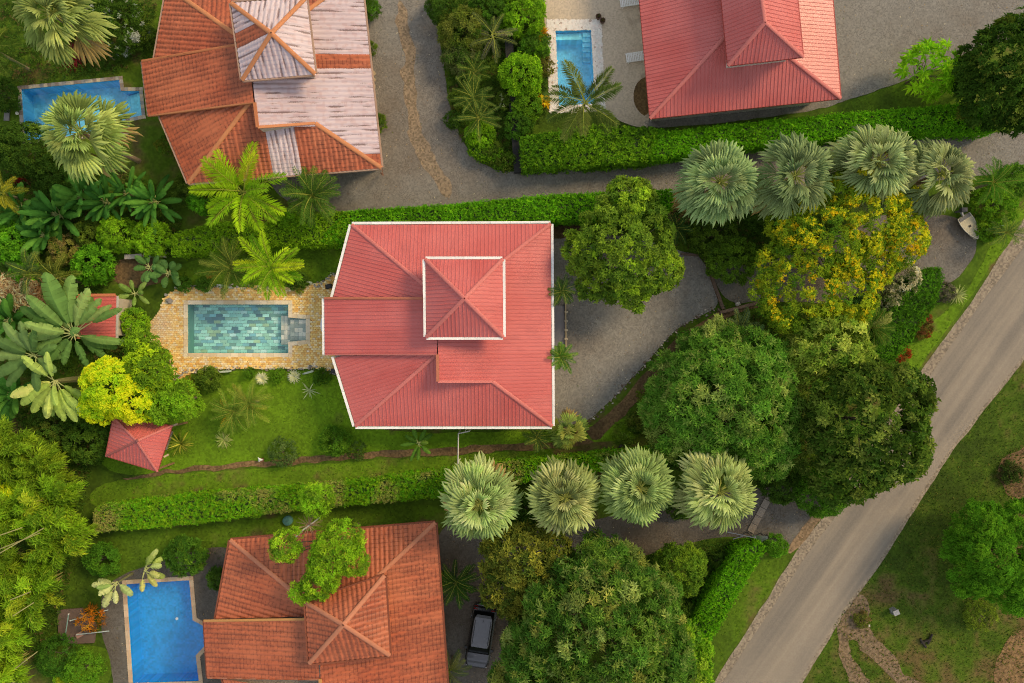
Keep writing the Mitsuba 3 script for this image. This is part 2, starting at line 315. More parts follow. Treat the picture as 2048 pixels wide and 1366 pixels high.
for pg, de, hh, cc in ((LAWN_MAIN, 26, .09, GC), (LAWN_N, 22, .10, [(.035, .07, .008), (.05, .09, .01)]), (LAWN_S, 26, .12, GC + [(.11, .10, .03)]), (LAWN_C, 20, .11, [(.025, .05, .006), (.035, .065, .008)]), (LAWN_E, 20, .1, GC),
                       (VERGE, 24, .12, GC), (VERGE2, 24, .12, GC), (FIELD.intersection(sbox(-60, -30, 45, 40)), 44,   .13, [(.028, .06, .007), (.045, .078, .010), (.022, .042, .007), (.10, .10, .025)]), (LAWN_P, 20, .09, GC), ('dirt', 26, .2, [(.06, .08, .014), (.10, .09, .03), (.04, .07, .01)])):
    if pg == 'dirt': _sets.append(tufts(unary_union([organic(q, .22).buffer(.25) for q, _, l_ in DIRT if 'field' in l_]).difference(RD), de, hh, cc, _g)); continue
    pg = pg.difference(unary_union([HOLES, SH] + [organic(q, .05) for q, _, _ in DIRT]))
    _sets.append(tufts(pg, de, hh, cc, _g))
m, c = cat([s[0] for s in _sets]), np.vstack([s[1] for s in _sets])
put('grass', m, 'leaf', color=c); labels['grass'] = {'label': 'short grass blades over lawns, verges and field', 'category': 'grass', 'kind': 'stuff'}

# ------------------------------------------------------------------ pools
def pool(label, pg, depth, deep, pale=None, floor=True, wl=-.09):
    k = thing('swimming_pool', label, 'pool')
    ring = np.array(pg.exterior.coords)[:-1]
    if not pg.exterior.is_ccw: ring = ring[::-1]
    n = len(ring); v = np.vstack([np.c_[ring, np.full(n, -.002)], np.c_[ring, np.full(n, -depth)]])
    i = np.arange(n); j = (i + 1) % n
    f = np.stack([i, j, n + j, n + i], 1)
    part(k, 'wall', (v, f), 'mosaic', uv=np.tile([min(1, deep + .25), 0], (len(v), 1)))
    if floor:
        m = flat(pg.buffer(.005), -depth); part(k, 'floor', m, 'mosaic', uv=const_uv(m, deep, 0))
    # a faintly rippled sheet
    m = flat(pg, wl); part(k, 'water', m, 'water')
    return k
def coping(k, pg, width, cols, rng, z=.05, seg=.55, gap=.012, skip=None):
    """Coping stones one by one round the pool edge."""
    ring = np.array(pg.exterior.coords)[:-1]
    if not pg.exterior.is_ccw: ring = ring[::-1]
    for a, b in zip(ring, np.roll(ring, -1, 0)):
        L = np.linalg.norm(b - a); d = (b - a) / L; o = np.array([d[1], -d[0]]); n = max(1, round(L / seg))
        for i in range(n):
            p0, p1 = a + d * (L * i / n + gap / 2), a + d * (L * (i + 1) / n - gap / 2)
            if i == n - 1: p1 = p1 + d * width * .0
            if skip is not None and skip((p0 + p1) / 2): continue
            q = np.array([p0, p1, p1 + o * width, p0 + o * width])
            v = np.vstack([np.c_[q, np.full(4, -.03)], np.c_[q, np.full(4, z + rng.uniform(-.003, .003))]])
            part(k, 'coping_stone', (v, CUBEQ), 'solid', cols[rng.integers(len(cols))] * rng.uniform(.88, 1.08))
    for p, a, q_ in zip(np.roll(ring, 1, 0), ring, np.roll(ring, -1, 0)):        # corner stones
        d0, d1 = (a - p) / np.linalg.norm(a - p), (q_ - a) / np.linalg.norm(q_ - a)
        if d0[0] * d1[1] - d0[1] * d1[0] < .3: continue
        o0, o1 = np.array([d0[1], -d0[0]]) * width, np.array([d1[1], -d1[0]]) * width
        q = np.array([a + (o0 + o1) * .02, a + o0 + o1 * .02, a + o0 + o1, a + o1 + o0 * .02])
        part(k, 'coping_stone', (np.vstack([np.c_[q, np.full(4, -.03)], np.c_[q, np.full(4, z)]]), CUBEQ), 'solid', cols[rng.integers(len(cols))])
CUBEQ = np.array([[3, 2, 1, 0], [4, 5, 6, 7], [0, 1, 5, 4], [1, 2, 6, 5], [2, 3, 7, 6], [3, 0, 4, 7]])

# main pool: large slate tiles on the floor, one by one
PM = thing('swimming_pool', 'rectangular pool floored with mottled green slate tiles', 'pool')
rg = rnd(); DEP = .95
ring = np.array(POOL_MAIN.exterior.coords)[:-1]
if not POOL_MAIN.exterior.is_ccw: ring = ring[::-1]
n = len(ring); v = np.vstack([np.c_[ring, np.full(n, -.002)], np.c_[ring, np.full(n, -DEP - .03)]]); i = np.arange(n); j = (i + 1) % n
part(PM, 'wall', (v, np.stack([i, j, n + j, n + i], 1)), 'solid', (.10, .27, .25))
x0, y0, x1, y1 = poly([(376, 609), (577, 609), (577, 706), (376, 706)]).bounds
m = flat(sbox(x0, y0, x1, y1), -DEP - .02); part(PM, 'grout', m, 'solid', (.14, .30, .27))
TC = np.array([(.28, .62, .56), (.34, .68, .62), (.22, .52, .48), (.42, .72, .66), (.27, .54, .44), (.13, .30, .32), (.09, .21, .26), (.27, .46, .31), (.17, .42, .48), (.15, .34, .31)])
TW = np.array([4, 4, 4, 3, 3, 2.2, 1.5, 2, 2.4, 2.4]); TW /= TW.sum()
tw, th = .50, .245
for r in range(int((y1 - y0) / th) + 1):
    ya, yb = y0 + r * th, min(y0 + (r + 1) * th, y1)
    if yb - ya < .05: continue
    xa = x0 - (r % 3) * tw / 3
    while xa < x1:
        a, b = max(xa, x0), min(xa + tw, x1); xa += tw
        if b - a < .06: continue
        g = .010; zt = -DEP + rg.uniform(-.004, .004)
        q = np.array([[a + g, ya + g], [b - g, ya + g], [b - g, yb - g], [a + g, yb - g]])
        v = np.vstack([np.c_[q, np.full(4, -DEP - .015)], np.c_[q, np.full(4, zt)]])
        c = np.minimum(TC[rg.choice(len(TC), p=TW)] * rg.uniform(1.05, 1.3), .86)
        cc = np.tile(c, (8, 1)) * rg.uniform(.85, 1.12, (8, 1))
        part(PM, 'tile', (v, CUBEQ), 'solid', cc)
# entry step with small squares
sx0, sx1 = P(577, 0)[0], P(612, 0)[0]
m = prism(poly([(577, 635), (612, 638), (612, 680), (577, 684)]).buffer(-.005), -DEP, -.36); part(PM, 'step', m, 'solid', (.16, .26, .24))
m = prism(sbox(P(556, 0)[0], P(0, 690)[1], sx0, P(0, 630)[1]), -DEP + .01, -.62); part(PM, 'step', m, 'solid', (.15, .30, .28))
for stx, w_, zz, rows in ((sx0 + .02, (sx1 - sx0 - .04) / 4, -.36, 5), (P(556, 0)[0] + .02, (sx0 - P(556, 0)[0] - .04) / 3, -.62, 6)):
    ylo, yhi = (P(0, 681)[1], P(0, 639)[1]) if rows == 5 else (P(0, 689)[1], P(0, 631)[1])
    hh = (yhi - ylo) / rows
    for ci in range(4 if rows == 5 else 3):
        for ri in range(rows):
            q = np.array([[stx + ci * w_ + .008, ylo + ri * hh + .008], [stx + (ci + 1) * w_ - .008, ylo + ri * hh + .008], [stx + (ci + 1) * w_ - .008, ylo + (ri + 1) * hh - .008], [stx + ci * w_ + .008, ylo + (ri + 1) * hh - .008]])
            v = np.vstack([np.c_[q, np.full(4, zz + .002)], np.c_[q, np.full(4, zz + .02)]])
            part(PM, 'step_tile', (v, CUBEQ), 'solid', np.array([(.66, .68, .58), (.44, .52, .46), (.70, .70, .60), (.32, .40, .36)][rg.integers(4)]) * rg.uniform(.85, 1.1))
m = flat(POOL_MAIN, -.08); part(PM, 'water', m, 'water')
coping(PM, POOL_MAIN, .30, [np.array((.70, .60, .42)), np.array((.72, .62, .46)), np.array((.66, .52, .33))], rg, z=.055)

# travertine terrace: small setts, each its own block, joined into one part
TER = organic([(322, 600), (352, 577), (470, 574), (625, 574), (665, 550), (700, 535), (720, 560), (720, 760), (692, 748), (660, 737), (560, 737), (400, 739), (368, 752), (352, 770), (338, 760), (342, 700), (292, 686), (284, 655), (318, 632)], .05)
TK = thing('terrace', 'golden travertine sett terrace around the slate tiled pool', 'terrace')
m = flat(TER.difference(POOL_MAIN.buffer(.27)), .022); part(TK, 'bed', m, 'solid', (.52, .34, .14))
rg = rnd(); ms, cs = [], []
inner = TER.buffer(.02).difference(POOL_MAIN.buffer(.305)); bx0, by0, bx1, by1 = inner.bounds
sw, sh_ = .235, .155; vs = []; 
row = 0; y = by0
TRC = np.array([(.80, .54, .17), (.82, .60, .24), (.76, .46, .13), (.82, .66, .35), (.70, .41, .12), (.80, .57, .20), (.80, .67, .43)])
while y < by1:
    xs = bx0 - (row % 2) * sw / 2 + np.arange(int((bx1 - bx0) / sw) + 2) * sw + rg.normal(0, .012)
    cx, cy = xs + sw / 2, np.full(len(xs), y + sh_ / 2)
    ok = shapely.contains_xy(inner, cx, cy)
    for a, b in zip(cx[ok], cy[ok]): vs.append((a, b))
    y += sh_; row += 1
vs = np.array(vs); N = len(vs)
half = np.stack([rg.uniform(.43, .485, N) * sw, rg.uniform(.42, .48, N) * sh_], 1)
sg = np.array([[-1, -1], [1, -1], [1, 1], [-1, 1]])
top = np.concatenate([vs[:, None] + sg * half[:, None] * .94, np.repeat((.048 + rg.uniform(-.006, .008, N))[:, None, None], 4, 1)], 2)
bot = np.concatenate([vs[:, None] + sg * half[:, None], np.full((N, 4, 1), .022)], 2)
v = np.concatenate([bot, top], 1).reshape(-1, 3)
f = (CUBEQ[None, 1:] + 8 * np.arange(N)[:, None, None]).reshape(-1, 4)
big = meshkit.fbm(np.c_[vs * .5, np.zeros(N)], 3, 4)
c = TRC[rg.integers(0, len(TRC), N)] * rg.uniform(.88, 1.08, (N, 1)) * (.86 + .28 * big[:, None])
pale = np.exp(-((vs - P(320, 650)[:2]) ** 2).sum(1) / 1.2)[:, None]; c = c * (1 - pale * .7) + np.array((.55, .45, .36)) * pale * .7
part(TK, 'setts', (v, f), 'solid', np.repeat(c, 8, 0), kind='stuff')

# other pools
K = pool('blue pool with arched steps beside the weathered tile roof', POOL_A, 1.2, .38)
coping(K, POOL_A, .26, [np.array((.42, .38, .30)), np.array((.30, .29, .27)), np.array((.5, .42, .30)), np.array((.24, .2, .17))], rnd(), seg=.28)
for s_, zz in ((0, -.25), (1, -.4), (2, -.55), (3, -.7), (4, -.85)):
    cx = 279 - 9 * s_
    m = prism(poly([(cx - 9, 184 + s_ * .7), (cx + 1, 184), (cx + 5, 231), (cx - 4, 234)]).intersection(POOL_A.buffer(-.01)), -1.19, zz); part(K, 'step', m, 'mosaic', uv=const_uv(m, max(0, .05 + .09 * s_), 0))
K = pool('small turquoise pool in a white mosaic border', POOL_B, 1.2, .26)
m = prism(poly([(1112, 63.5), (1164, 62), (1166, 75), (1113, 76)]), -1.19, -.35); part(K, 'bench', m, 'mosaic', uv=const_uv(m, .0, 0))
for i_ in range(6):
    y_ = 62 + i_ * 8.6
    m = prism(poly([(1165.5 + i_ * .5, y_), (1181.5 + i_ * .5, y_), (1182 + i_ * .5, y_ + 8.4), (1166 + i_ * .5, y_ + 8.4)]), -1.18 + .003 * i_, -.25 - .15 * i_); part(K, 'step', m, 'mosaic', uv=const_uv(m, .02 + .05 * i_, 0))
_bd = poly([(1094, 40), (1202, 40), (1210, 222), (1100, 226)])
rg = rnd()
q = sample_poly(_bd.difference(POOL_B.buffer(.03)), 2600, rg)             # broken white mosaic, pieces joined
N = len(q); a = rg.uniform(0, 6.28, (N, 1)) + np.arange(5) * 2 * np.pi / 5 + rg.uniform(-.3, .3, (N, 5)); r = rg.uniform(.05, .115, (N, 1))
rim = np.stack([q[:, :1] + r * np.cos(a), q[:, 1:] + r * np.sin(a), np.full((N, 5), .045) + rg.uniform(0, .006, (N, 1))], 2)
v = rim.reshape(-1, 3); f = (np.array([[0, 1, 2], [0, 2, 3], [0, 3, 4]])[None] + 5 * np.arange(N)[:, None, None]).reshape(-1, 3)
c = np.array([(.72, .68, .62), (.62, .58, .52), (.72, .62, .55), (.40, .30, .24), (.68, .66, .62)])[rg.choice(5, N, p=[.4, .25, .2, .05, .1])]
m = prism(_bd.difference(POOL_B), -.02, .04); part(K, 'border', m, 'solid', (.60, .55, .49))
part(K, 'mosaic_pieces', (v, f), 'solid', np.repeat(c, 5, 0), kind='stuff')
K = pool('large deep blue pool with tan coping beside the lower tile roof', POOL_C, 1.35, .95)
coping(K, POOL_C, .30, [np.array((.48, .35, .22)), np.array((.52, .40, .27)), np.array((.44, .31, .2))], rnd(), seg=.5)
part(K, 'drain_light', tube([P(336, 1252, 0) * [1, 1, 0] + [0, 0, -1.345], P(336, 1252, 0) * [1, 1, 0] + [0, 0, -1.31]], .11, 10), 'solid', (.6, .7, .72))

# ------------------------------------------------------------------ roofs
class Plane:
    """A roof plane through three surveyed points; on(px, py) is the point of it seen at a photo pixel."""
    def __init__(self, *pts):
        a, b, c = [P(*q) for q in pts]
        n = np.cross(b - a, c - a); n /= np.linalg.norm(n)
        self.n = n if n[2] > 0 else -n; self.o = a
        h = np.array([self.n[0], self.n[1], 0]); L = np.linalg.norm(h)
        up = np.array([-self.n[0], -self.n[1], (self.n[0] ** 2 + self.n[1] ** 2) / self.n[2]])
        self.v = up / np.linalg.norm(up); self.u = np.cross(self.v, self.n)
    def on(self, px, py):
        eye = np.array([0, 0, CAM_H]); d = P(px, py, 0) - eye
        t = np.dot(self.o - eye, self.n) / np.dot(d, self.n)
        return eye + d * t
    def uv(self, p): return np.array([np.dot(p - self.o, self.u), np.dot(p - self.o, self.v)])
    def xyz(self, u, v, w): return self.o + np.multiply.outer(u, self.u) + np.multiply.outer(v, self.v) + np.multiply.outer(w, self.n)

PAN = [(0, 0), (.60, 0), (.67, 1), (.83, 1), (.90, 0)]                               # flat pan, box rib
WAVE = [(0, 0), (.15, .12), (.3, .5), (.45, .92), (.58, 1), (.72, .85), (.86, .35)]
def roof_face(parent, plane, pix, pitch, prof, amp, step, bsdf, ribs=4, sub=None, choose=None, name='sheet', lift=0.0):
    """A roof slope as separate steel sheets with real ribs (and tile steps)."""
    uvp = np.array([plane.uv(plane.on(*q)) for q in pix])
    pg = Polygon(uvp).buffer(0); u0, v0, u1, v1 = pg.bounds
    E1 = list(zip(uvp, np.roll(uvp, -1, 0)))
    def span(u):
        ys = []
        for a, b in E1:
            if (a[0] - u) * (b[0] - u) < 0: ys.append(a[1] + (b[1] - a[1]) * (u - a[0]) / (b[0] - a[0]))
        return (min(ys), max(ys)) if len(ys) > 1 else None
    nr = int(math.ceil((u1 - u0) / pitch))
    knots = sorted(set(np.round(np.concatenate([[u0 + (i + a) * pitch for a, _ in prof] for i in range(nr + 1)] + [uvp[:, 0]]), 5)))
    knots = [k for k in knots if u0 - 1e-6 <= k <= u1 + 1e-6]
    pa = np.array([a for a, _ in prof] + [1.0]); ph = np.array([h for _, h in prof] + [prof[0][1]])
    lifth = lambda u: amp * np.interp(((u - u0) / pitch) % 1.0, pa, ph)
    sheets = {}
    for a, b in zip(knots[:-1], knots[1:]):
        if b - a < 1e-4: continue
        e = min(1e-4, (b - a) * .2); A, B = span(a + e), span(b - e)
        if not A or not B: continue
        fa = ((a + 1e-5 - u0) / pitch); fb = ((b - 1e-5 - u0) / pitch)
        ha, hb = amp * np.interp(fa % 1, pa, ph), amp * np.interp(fb % 1, pa, ph)
        rows = [(A, B, 0, 0)]
        if step:
            k0, k1 = int(math.floor(min(A[0], B[0]) / step)), int(math.ceil(max(A[1], B[1]) / step)); rows = []
            for k in range(k0, k1):
                ca = (min(max(k * step, A[0]), A[1]), min(max((k + 1) * step, A[0]), A[1])); cb = (min(max(k * step, B[0]), B[1]), min(max((k + 1) * step, B[0]), B[1]))
                if ca[1] - ca[0] + cb[1] - cb[0] > 1e-4: rows.append((ca, cb, k, 1))
        si = int(fa // ribs); vs, fs = sheets.setdefault(si, ([], []))
        for ca, cb, k, st in rows:
            saw = (lambda q: .028 * (1 - (q / step - k))) if st else (lambda q: 0.0)
            n = len(vs)
            for u, q, h in ((a, ca[0], ha), (b, cb[0], hb), (b, cb[1], hb), (a, ca[1], ha)):
                vs.append((u, q, h + saw(q) + lift))
            fs.append((n, n + 1, n + 2, n + 3))
            if st:                                            # the riser at the lower edge of each tile course
                n = len(vs)
                for u, q, h, s_ in ((a, ca[0], ha, 0), (b, cb[0], hb, 0), (b, cb[0], hb, saw(cb[0])), (a, ca[0], ha, saw(ca[0]))): vs.append((u, q, h + s_ + lift))
                fs.append((n, n + 1, n + 2, n + 3))
    rg = rnd()
    for si in sorted(sheets):
        vs, fs = sheets[si]; vs = np.array(vs); dz = rg.uniform(0, .008)
        xyz = plane.xyz(vs[:, 0], vs[:, 1], vs[:, 2] + dz)
        mid = xyz.mean(0); bb = bsdf
        if choose: bb = choose(mid, si) or bsdf
        part(parent, name, (xyz, np.array(fs)), bb, uv=np.c_[(vs[:, 0] - u0) / pitch, vs[:, 1]])
def cap(parent, a, b, r, col, name='ridge_cap', seg=2.0):
    """A half round cap along a hip or ridge, in lengths."""
    a, b = np.asarray(a, float), np.asarray(b, float); L = np.linalg.norm(b - a); n = max(1, round(L / seg))
    for i in range(n):
        p, q = a + (b - a) * (i / n), a + (b - a) * ((i + 1) / n + (.02 if i < n - 1 else 0))
        d = (q - p) / np.linalg.norm(q - p); s = np.cross(d, (0, 0, 1)); s /= np.linalg.norm(s); u = np.cross(s, d)
        g = np.linspace(0, np.pi, 7); off = np.outer(np.cos(g), s) * r + np.outer(np.sin(g), u) * r * .55 + u * (.03 + .006 * (i % 2))
        v = np.vstack([p + off, q + off]); k = np.arange(6)
        part(parent, name, (v, np.stack([k, k + 1, k + 8, k + 7], 1)), 'solid', np.array(col) * (.94 + .1 * ((i * 7) % 3) / 2))
def gutter(parent, a, b, col, w=.2, h=.17, seg=1.45, name='gutter', out=None):
    a, b = np.asarray(a, float), np.asarray(b, float); L = np.linalg.norm(b - a); n = max(1, round(L / seg)); d = (b - a) / L
    for i in range(n):
        p, q = a + d * (L * i / n + .008), a + d * (L * (i + 1) / n - .008)
        part(parent, name, beam(p, q, w, h), 'solid', np.array(col) * (.95 + .05 * ((i * 5) % 3)))
def walls(parent, eave_pix, z_e, inset, z0, col, name='wall'):
    pg = Polygon([P(x, y, z_e)[:2] for x, y in eave_pix]).buffer(-inset, join_style=2)
    part(parent, name, prism(pg, z0, z_e - .12), 'solid', col)
    so = Polygon([P(x, y, z_e)[:2] for x, y in eave_pix]).buffer(-.05, join_style=2)
    part(parent, 'soffit', prism(so, z_e - .10, z_e - .06), 'solid', np.array(col) * .9)

def hip_house(key, label, S):
    """The four villas share one plan: hipped main roof, porch roof to the west, square tower, raised east slope."""
    H = thing(key, label, 'house'); R = H + '__roof'
    pitch, prof, amp, step, bsdf, capc, ribs = S['pitch'], S['prof'], S['amp'], S['step'], S['bsdf'], S['cap'], S['ribs']
    ch = S.get('choose', lambda nm: None)
    face = lambda nm, pl, pix, **k: roof_face(R, pl, pix, pitch, prof, amp, step, bsdf, ribs, choose=ch(nm), **k)
    ze, c = S['ze'], S['pts']
    E = Plane((*c['NE'], ze), (*c['SE'], ze), (*c['RS'], S['zr']))                       # RS: south end of the raised ridge
    zq = E.on(*c['HN'])[2]; N = Plane((*c['NW'], ze), (*c['NE'], ze), (*c['HN'], zq))
    zt = E.on(*c['HS'])[2]; Sp = Plane((*c['SW'], ze), (*c['SE'], ze), (*c['HS'], zt))
    W1 = Plane((*c['NW'], ze), (*c['WN'], ze), (*c['HW'], N.on(*c['HW'])[2]))
    W2 = Plane((*c['SW'], ze), (*c['WS'], ze), (*c['HV'], Sp.on(*c['HV'])[2]))
    PW = Plane((*c['PN'], ze - .08), (*c['PS'], ze - .08), (*c['RP'], S['zr'] - .1))
    face('E', E, [c['NE'], c['SE'], c['HS'], c['RS'], c['RP'], c['HN']][0:6] if not S.get('Epoly') else S['Epoly'])
    face('N', N, [c['NW'], c['NE'], c['HN'], c['HW']])
    face('S', Sp, [c['SW'], c['SE'], c['HS'], c['HV']])
    face('W1', W1, [c['NW'], c['HW'], S['in1'], c['WN']])
    face('W2', W2, [c['SW'], c['WS'], c['HV']])
    face('P', PW, [c['PN'], S['pin'], c['RP'], c['RV'], c['PS']], lift=.10)
    for pl, a, b in ((N, 'NE', 'HN'), (N, 'NW', 'HW'), (Sp, 'SE', 'HS'), (Sp, 'SW', 'HV')): cap(R, pl.on(*c[a]), pl.on(*c[b]), S['capr'], capc)
    # flashings along the steps
    fc = S['flash']
    cap(R, PW.on(*c['PN']) + [0, 0, .12], PW.on(*S['pin']) + [0, 0, .12], .09, fc, 'flashing', 2.6)
    part(R, 'flashing', beam(PW.on(*c['PS']) + [0, 0, .08], PW.on(*c['RV']) + [0, 0, .08], .10, .16), 'solid', np.array(capc) * .8)
    part(R, 'flashing', beam(E.on(*c['RS']) + [0, 0, .07], E.on(*c['RV']) + [0, 0, .07], .20, .10), 'solid', fc)
    part(R, 'flashing', beam(E.on(*c['RS']) + [0, 0, .06], E.on(*c['HS']) + [0, 0, .06], .18, .10), 'solid', capc)
    # the upright faces below the raised slope
    a, b, d = E.on(*c['RS']), E.on(*c['HS']), E.on(*c['RV'])
    v = np.array([a, b, b - [0, 0, .5], a - [0, 0, 1.3], d, d - [0, 0, 1.0]]); part(H, 'gable', (v, np.array([[0, 1, 2], [0, 2, 3], [0, 3, 5], [0, 5, 4]])), 'solid', np.array(S['wall']) * .9)
    # tower
    t = S['tower']; zt_, za = S['zt'], S['za']
    ap = t['apex'] if isinstance(t['apex'][0], (tuple, list)) else (t['apex'], t['apex'])
    TW_ = H + '__tower_roof'
    q = t['c']                                                                            # NW, NE, SE, SW
    for nm, i, j, pk in (('TN', 0, 1, [ap[0]]), ('TE', 1, 2, [ap[1], ap[0]] if ap[0] != ap[1] else [ap[0]]), ('TS', 2, 3, [ap[1]]), ('TW', 3, 0, [ap[0], ap[1]] if ap[0] != ap[1] else [ap[0]])):
        pl = Plane((*q[i], zt_), (*q[j], zt_), (*pk[0], za))
        roof_face(TW_, pl, [q[i], q[j], *pk], pitch, prof, amp, step, bsdf, ribs, choose=ch(nm))
    for i, k in ((0, 0), (1, 0), (2, 1), (3, 1)): cap(TW_, P(*q[i], zt_), P(*ap[k], za), S['capr'], capc)
    if ap[0] != ap[1]: cap(TW_, P(*ap[0], za), P(*ap[1], za), S['capr'], capc)
    walls(H, q, zt_, .45, ze + .6, S['wall'], 'tower_wall')
    gc, gw = S['gutter'], S['gw']
    for i in range(4):
        a, b = P(*q[i], zt_ - .06), P(*q[(i + 1) % 4], zt_ - .06); o = (b - a) / np.linalg.norm(b - a); o = np.array([-o[1], o[0], 0]) * .10
        gutter(H, a + o, b + o, gc, gw, .16, 2.2, 'tower_gutter')
    ring = [c['NW'], c['NE'], c['SE'], c['SW'], c['WS'], c['PS'], c['PN'], c['WN']]
    walls(H, ring, ze - .1, .75, 0, S['wall'])
    for a, b in zip(ring, ring[1:] + ring[:1]):
        if {a, b} in ({c['WS'], c['PS']}, {c['PN'], c['WN']}): continue
        A, B = P(*a, ze - .06), P(*b, ze - .06)
        if {a, b} == {c['PS'], c['PN']}: A, B = P(*a, ze - .1), P(*b, ze - .1)
        o = (B - A) / np.linalg.norm(B - A); o = np.array([-o[1], o[0], 0]) * (gw * .5 + .03)
        gutter(H, A + o, B + o, gc, gw)
    return H, dict(E=E, N=N, S=Sp, W1=W1, W2=W2, P=PW)

RED_CAP = (.54, .16, .14)
H1, pl1 = hip_house('villa', 'red ribbed metal roof house with white gutters and square tower roof', dict(
    pitch=.255, prof=PAN, amp=.032, step=0, bsdf='roof_red', cap=RED_CAP, capr=.13, ribs=4, ze=3.2, zr=5.2, zt=5.9, za=7.4, wall=(.6, .55, .46), flash=(.42, .14, .08), gutter=WHITE, gw=.17,
    pts=dict(NW=(704, 450), NE=(1101, 448), SE=(1104, 852), SW=(711, 852), WN=(666, 597), WS=(668, 712), PN=(650, 597), PS=(651, 709), HN=(960, 558), HW=(850, 572), HS=(985, 763), HV=(872, 710), RS=(876, 763), RP=(876, 676), RV=(875, 709)),
    in1=(872, 597), pin=(876, 597), tower=dict(c=[(851, 519), (1005, 519), (1006, 674), (853, 674)], apex=(929, 597))))
labels[H1 + '__gutter'] = {'label': 'white gutter length with joint'}

def faded1(nm):
    k = CAM_H - 4
    def f(mid, si):
        px, py = 1024 + mid[0] * FOCAL / (CAM_H - mid[2]), 683 - mid[1] * FOCAL / (CAM_H - mid[2])
        if nm == 'E': return None if (108 < py < 142 or py > 305) else 'roof_faded'
        if nm == 'N': return 'roof_faded' if px > 636 else None
        if nm == 'S': return 'roof_faded' if 520 < px < 580 else None
        if nm in ('TN', 'TE', 'TS'): return 'roof_faded'
        if nm == 'TW': return None if 62 < py < 96 else 'roof_faded'
    return f
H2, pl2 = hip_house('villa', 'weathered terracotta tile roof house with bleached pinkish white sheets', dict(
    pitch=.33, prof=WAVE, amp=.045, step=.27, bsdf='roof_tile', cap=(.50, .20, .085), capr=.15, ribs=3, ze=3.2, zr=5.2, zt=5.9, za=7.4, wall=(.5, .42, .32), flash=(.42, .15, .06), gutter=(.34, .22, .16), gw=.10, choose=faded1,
    pts=dict(NW=(335, -26), NE=(721, -57), SE=(763, 336), SW=(377, 367), WN=(310, 117), WS=(320, 232), PN=(286, 124), PS=(299, 233), HN=(590, 40), HW=(471, 69), HS=(631, 247), HV=(502, 202), RS=(516, 255), RP=(505, 158), RV=(510, 206)),
    in1=(495, 92), pin=(495, 88), tower=dict(c=[(463, 7), (612, -4), (630, 148), (485, 160)], apex=(543, 67))))
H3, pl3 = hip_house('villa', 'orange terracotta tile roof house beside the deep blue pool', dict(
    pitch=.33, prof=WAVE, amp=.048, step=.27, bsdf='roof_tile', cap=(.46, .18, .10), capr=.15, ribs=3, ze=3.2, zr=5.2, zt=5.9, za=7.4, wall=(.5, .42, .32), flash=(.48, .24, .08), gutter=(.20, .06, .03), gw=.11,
    pts=dict(NW=(461, 1080), NE=(871, 1045), SE=(900, 1448), SW=(486, 1482), WN=(432, 1237), WS=(446, 1356), PN=(410, 1240), PS=(417, 1354), HN=(735, 1172), HW=(612, 1204), HS=(790, 1382), HV=(641, 1392), RS=(644, 1450), RP=(640, 1326), RV=(641, 1357)),
    Epoly=[(871, 1045), (900, 1448), (790, 1382), (780, 1452), (644, 1450), (640, 1326), (735, 1172)],
    in1=(640, 1232), pin=(640, 1236), tower=dict(c=[(612, 1204), (769, 1151), (779, 1310), (619, 1326)], apex=(687, 1249))))
# upper right villa: a plain long hip roof with a raised ridge roof
H4 = thing('villa', 'plain red ribbed metal roof house beside the gravel court', 'house'); R4 = H4 + '__roof'; ze = 3.2
SW4, SE4, NW4, NE4, AP4 = (1300, 237), (1681, 197), (1262, -200), (1646, -236), (1483, 38)
w4 = Plane((*NW4, ze), (*SW4, ze), (*AP4, 5.5)); e4 = Plane((*NE4, ze), (*SE4, ze), (*AP4, 5.5)); s4 = Plane((*SW4, ze), (*SE4, ze), (*AP4, 5.5)); RN4 = (1462, -230)
for pl, pix in ((w4, [NW4, SW4, AP4, RN4]), (e4, [SE4, NE4, RN4, AP4]), (s4, [SW4, SE4, AP4])): roof_face(R4, pl, pix, .255, PAN, .032, 0, 'roof_red', 4)
for a in (SW4, SE4): cap(R4, P(*a, ze), P(*AP4, 5.5), .13, RED_CAP)
TR4 = H4 + '__tower_roof'; zt_, za = 6.0, 7.6; q = [(1434, -95), (1584, -108), (1606, 114), (1456, 131)]; a0, a1 = (1518, -40), (1530, 45)
for i, j, pk in ((1, 2, [a1, a0]), (2, 3, [a1]), (3, 0, [a0, a1]), (0, 1, [a0])):
    roof_face(TR4, Plane((*q[i], zt_), (*q[j], zt_), (*pk[0], za)), [q[i], q[j], *pk], .255, PAN, .032, 0, 'roof_red', 4)
for i, k in ((2, a1), (3, a1), (0, a0), (1, a0)): cap(TR4, P(*q[i], zt_), P(*k, za), .13, RED_CAP)
cap(TR4, P(*a0, za), P(*a1, za), .13, RED_CAP)
walls(H4, q, zt_, .45, 3.6, (.55, .5, .42), 'tower_wall'); walls(H4, [NW4, NE4, SE4, SW4], ze, .75, 0, (.55, .5, .42))
for (a, b, z) in ((q[1], q[2], zt_), (q[2], q[3], zt_), (q[3], q[0], zt_)): gutter(H4, P(*a, z - .07), P(*b, z - .07), (.34, .06, .05), .1, .14, 2.5, 'tower_gutter')
for (a, b) in ((NE4, SE4), (SE4, SW4), (SW4, NW4)): gutter(H4, P(*a, ze - .07), P(*b, ze - .07), (.34, .06, .05), .1, .14, 2.5)

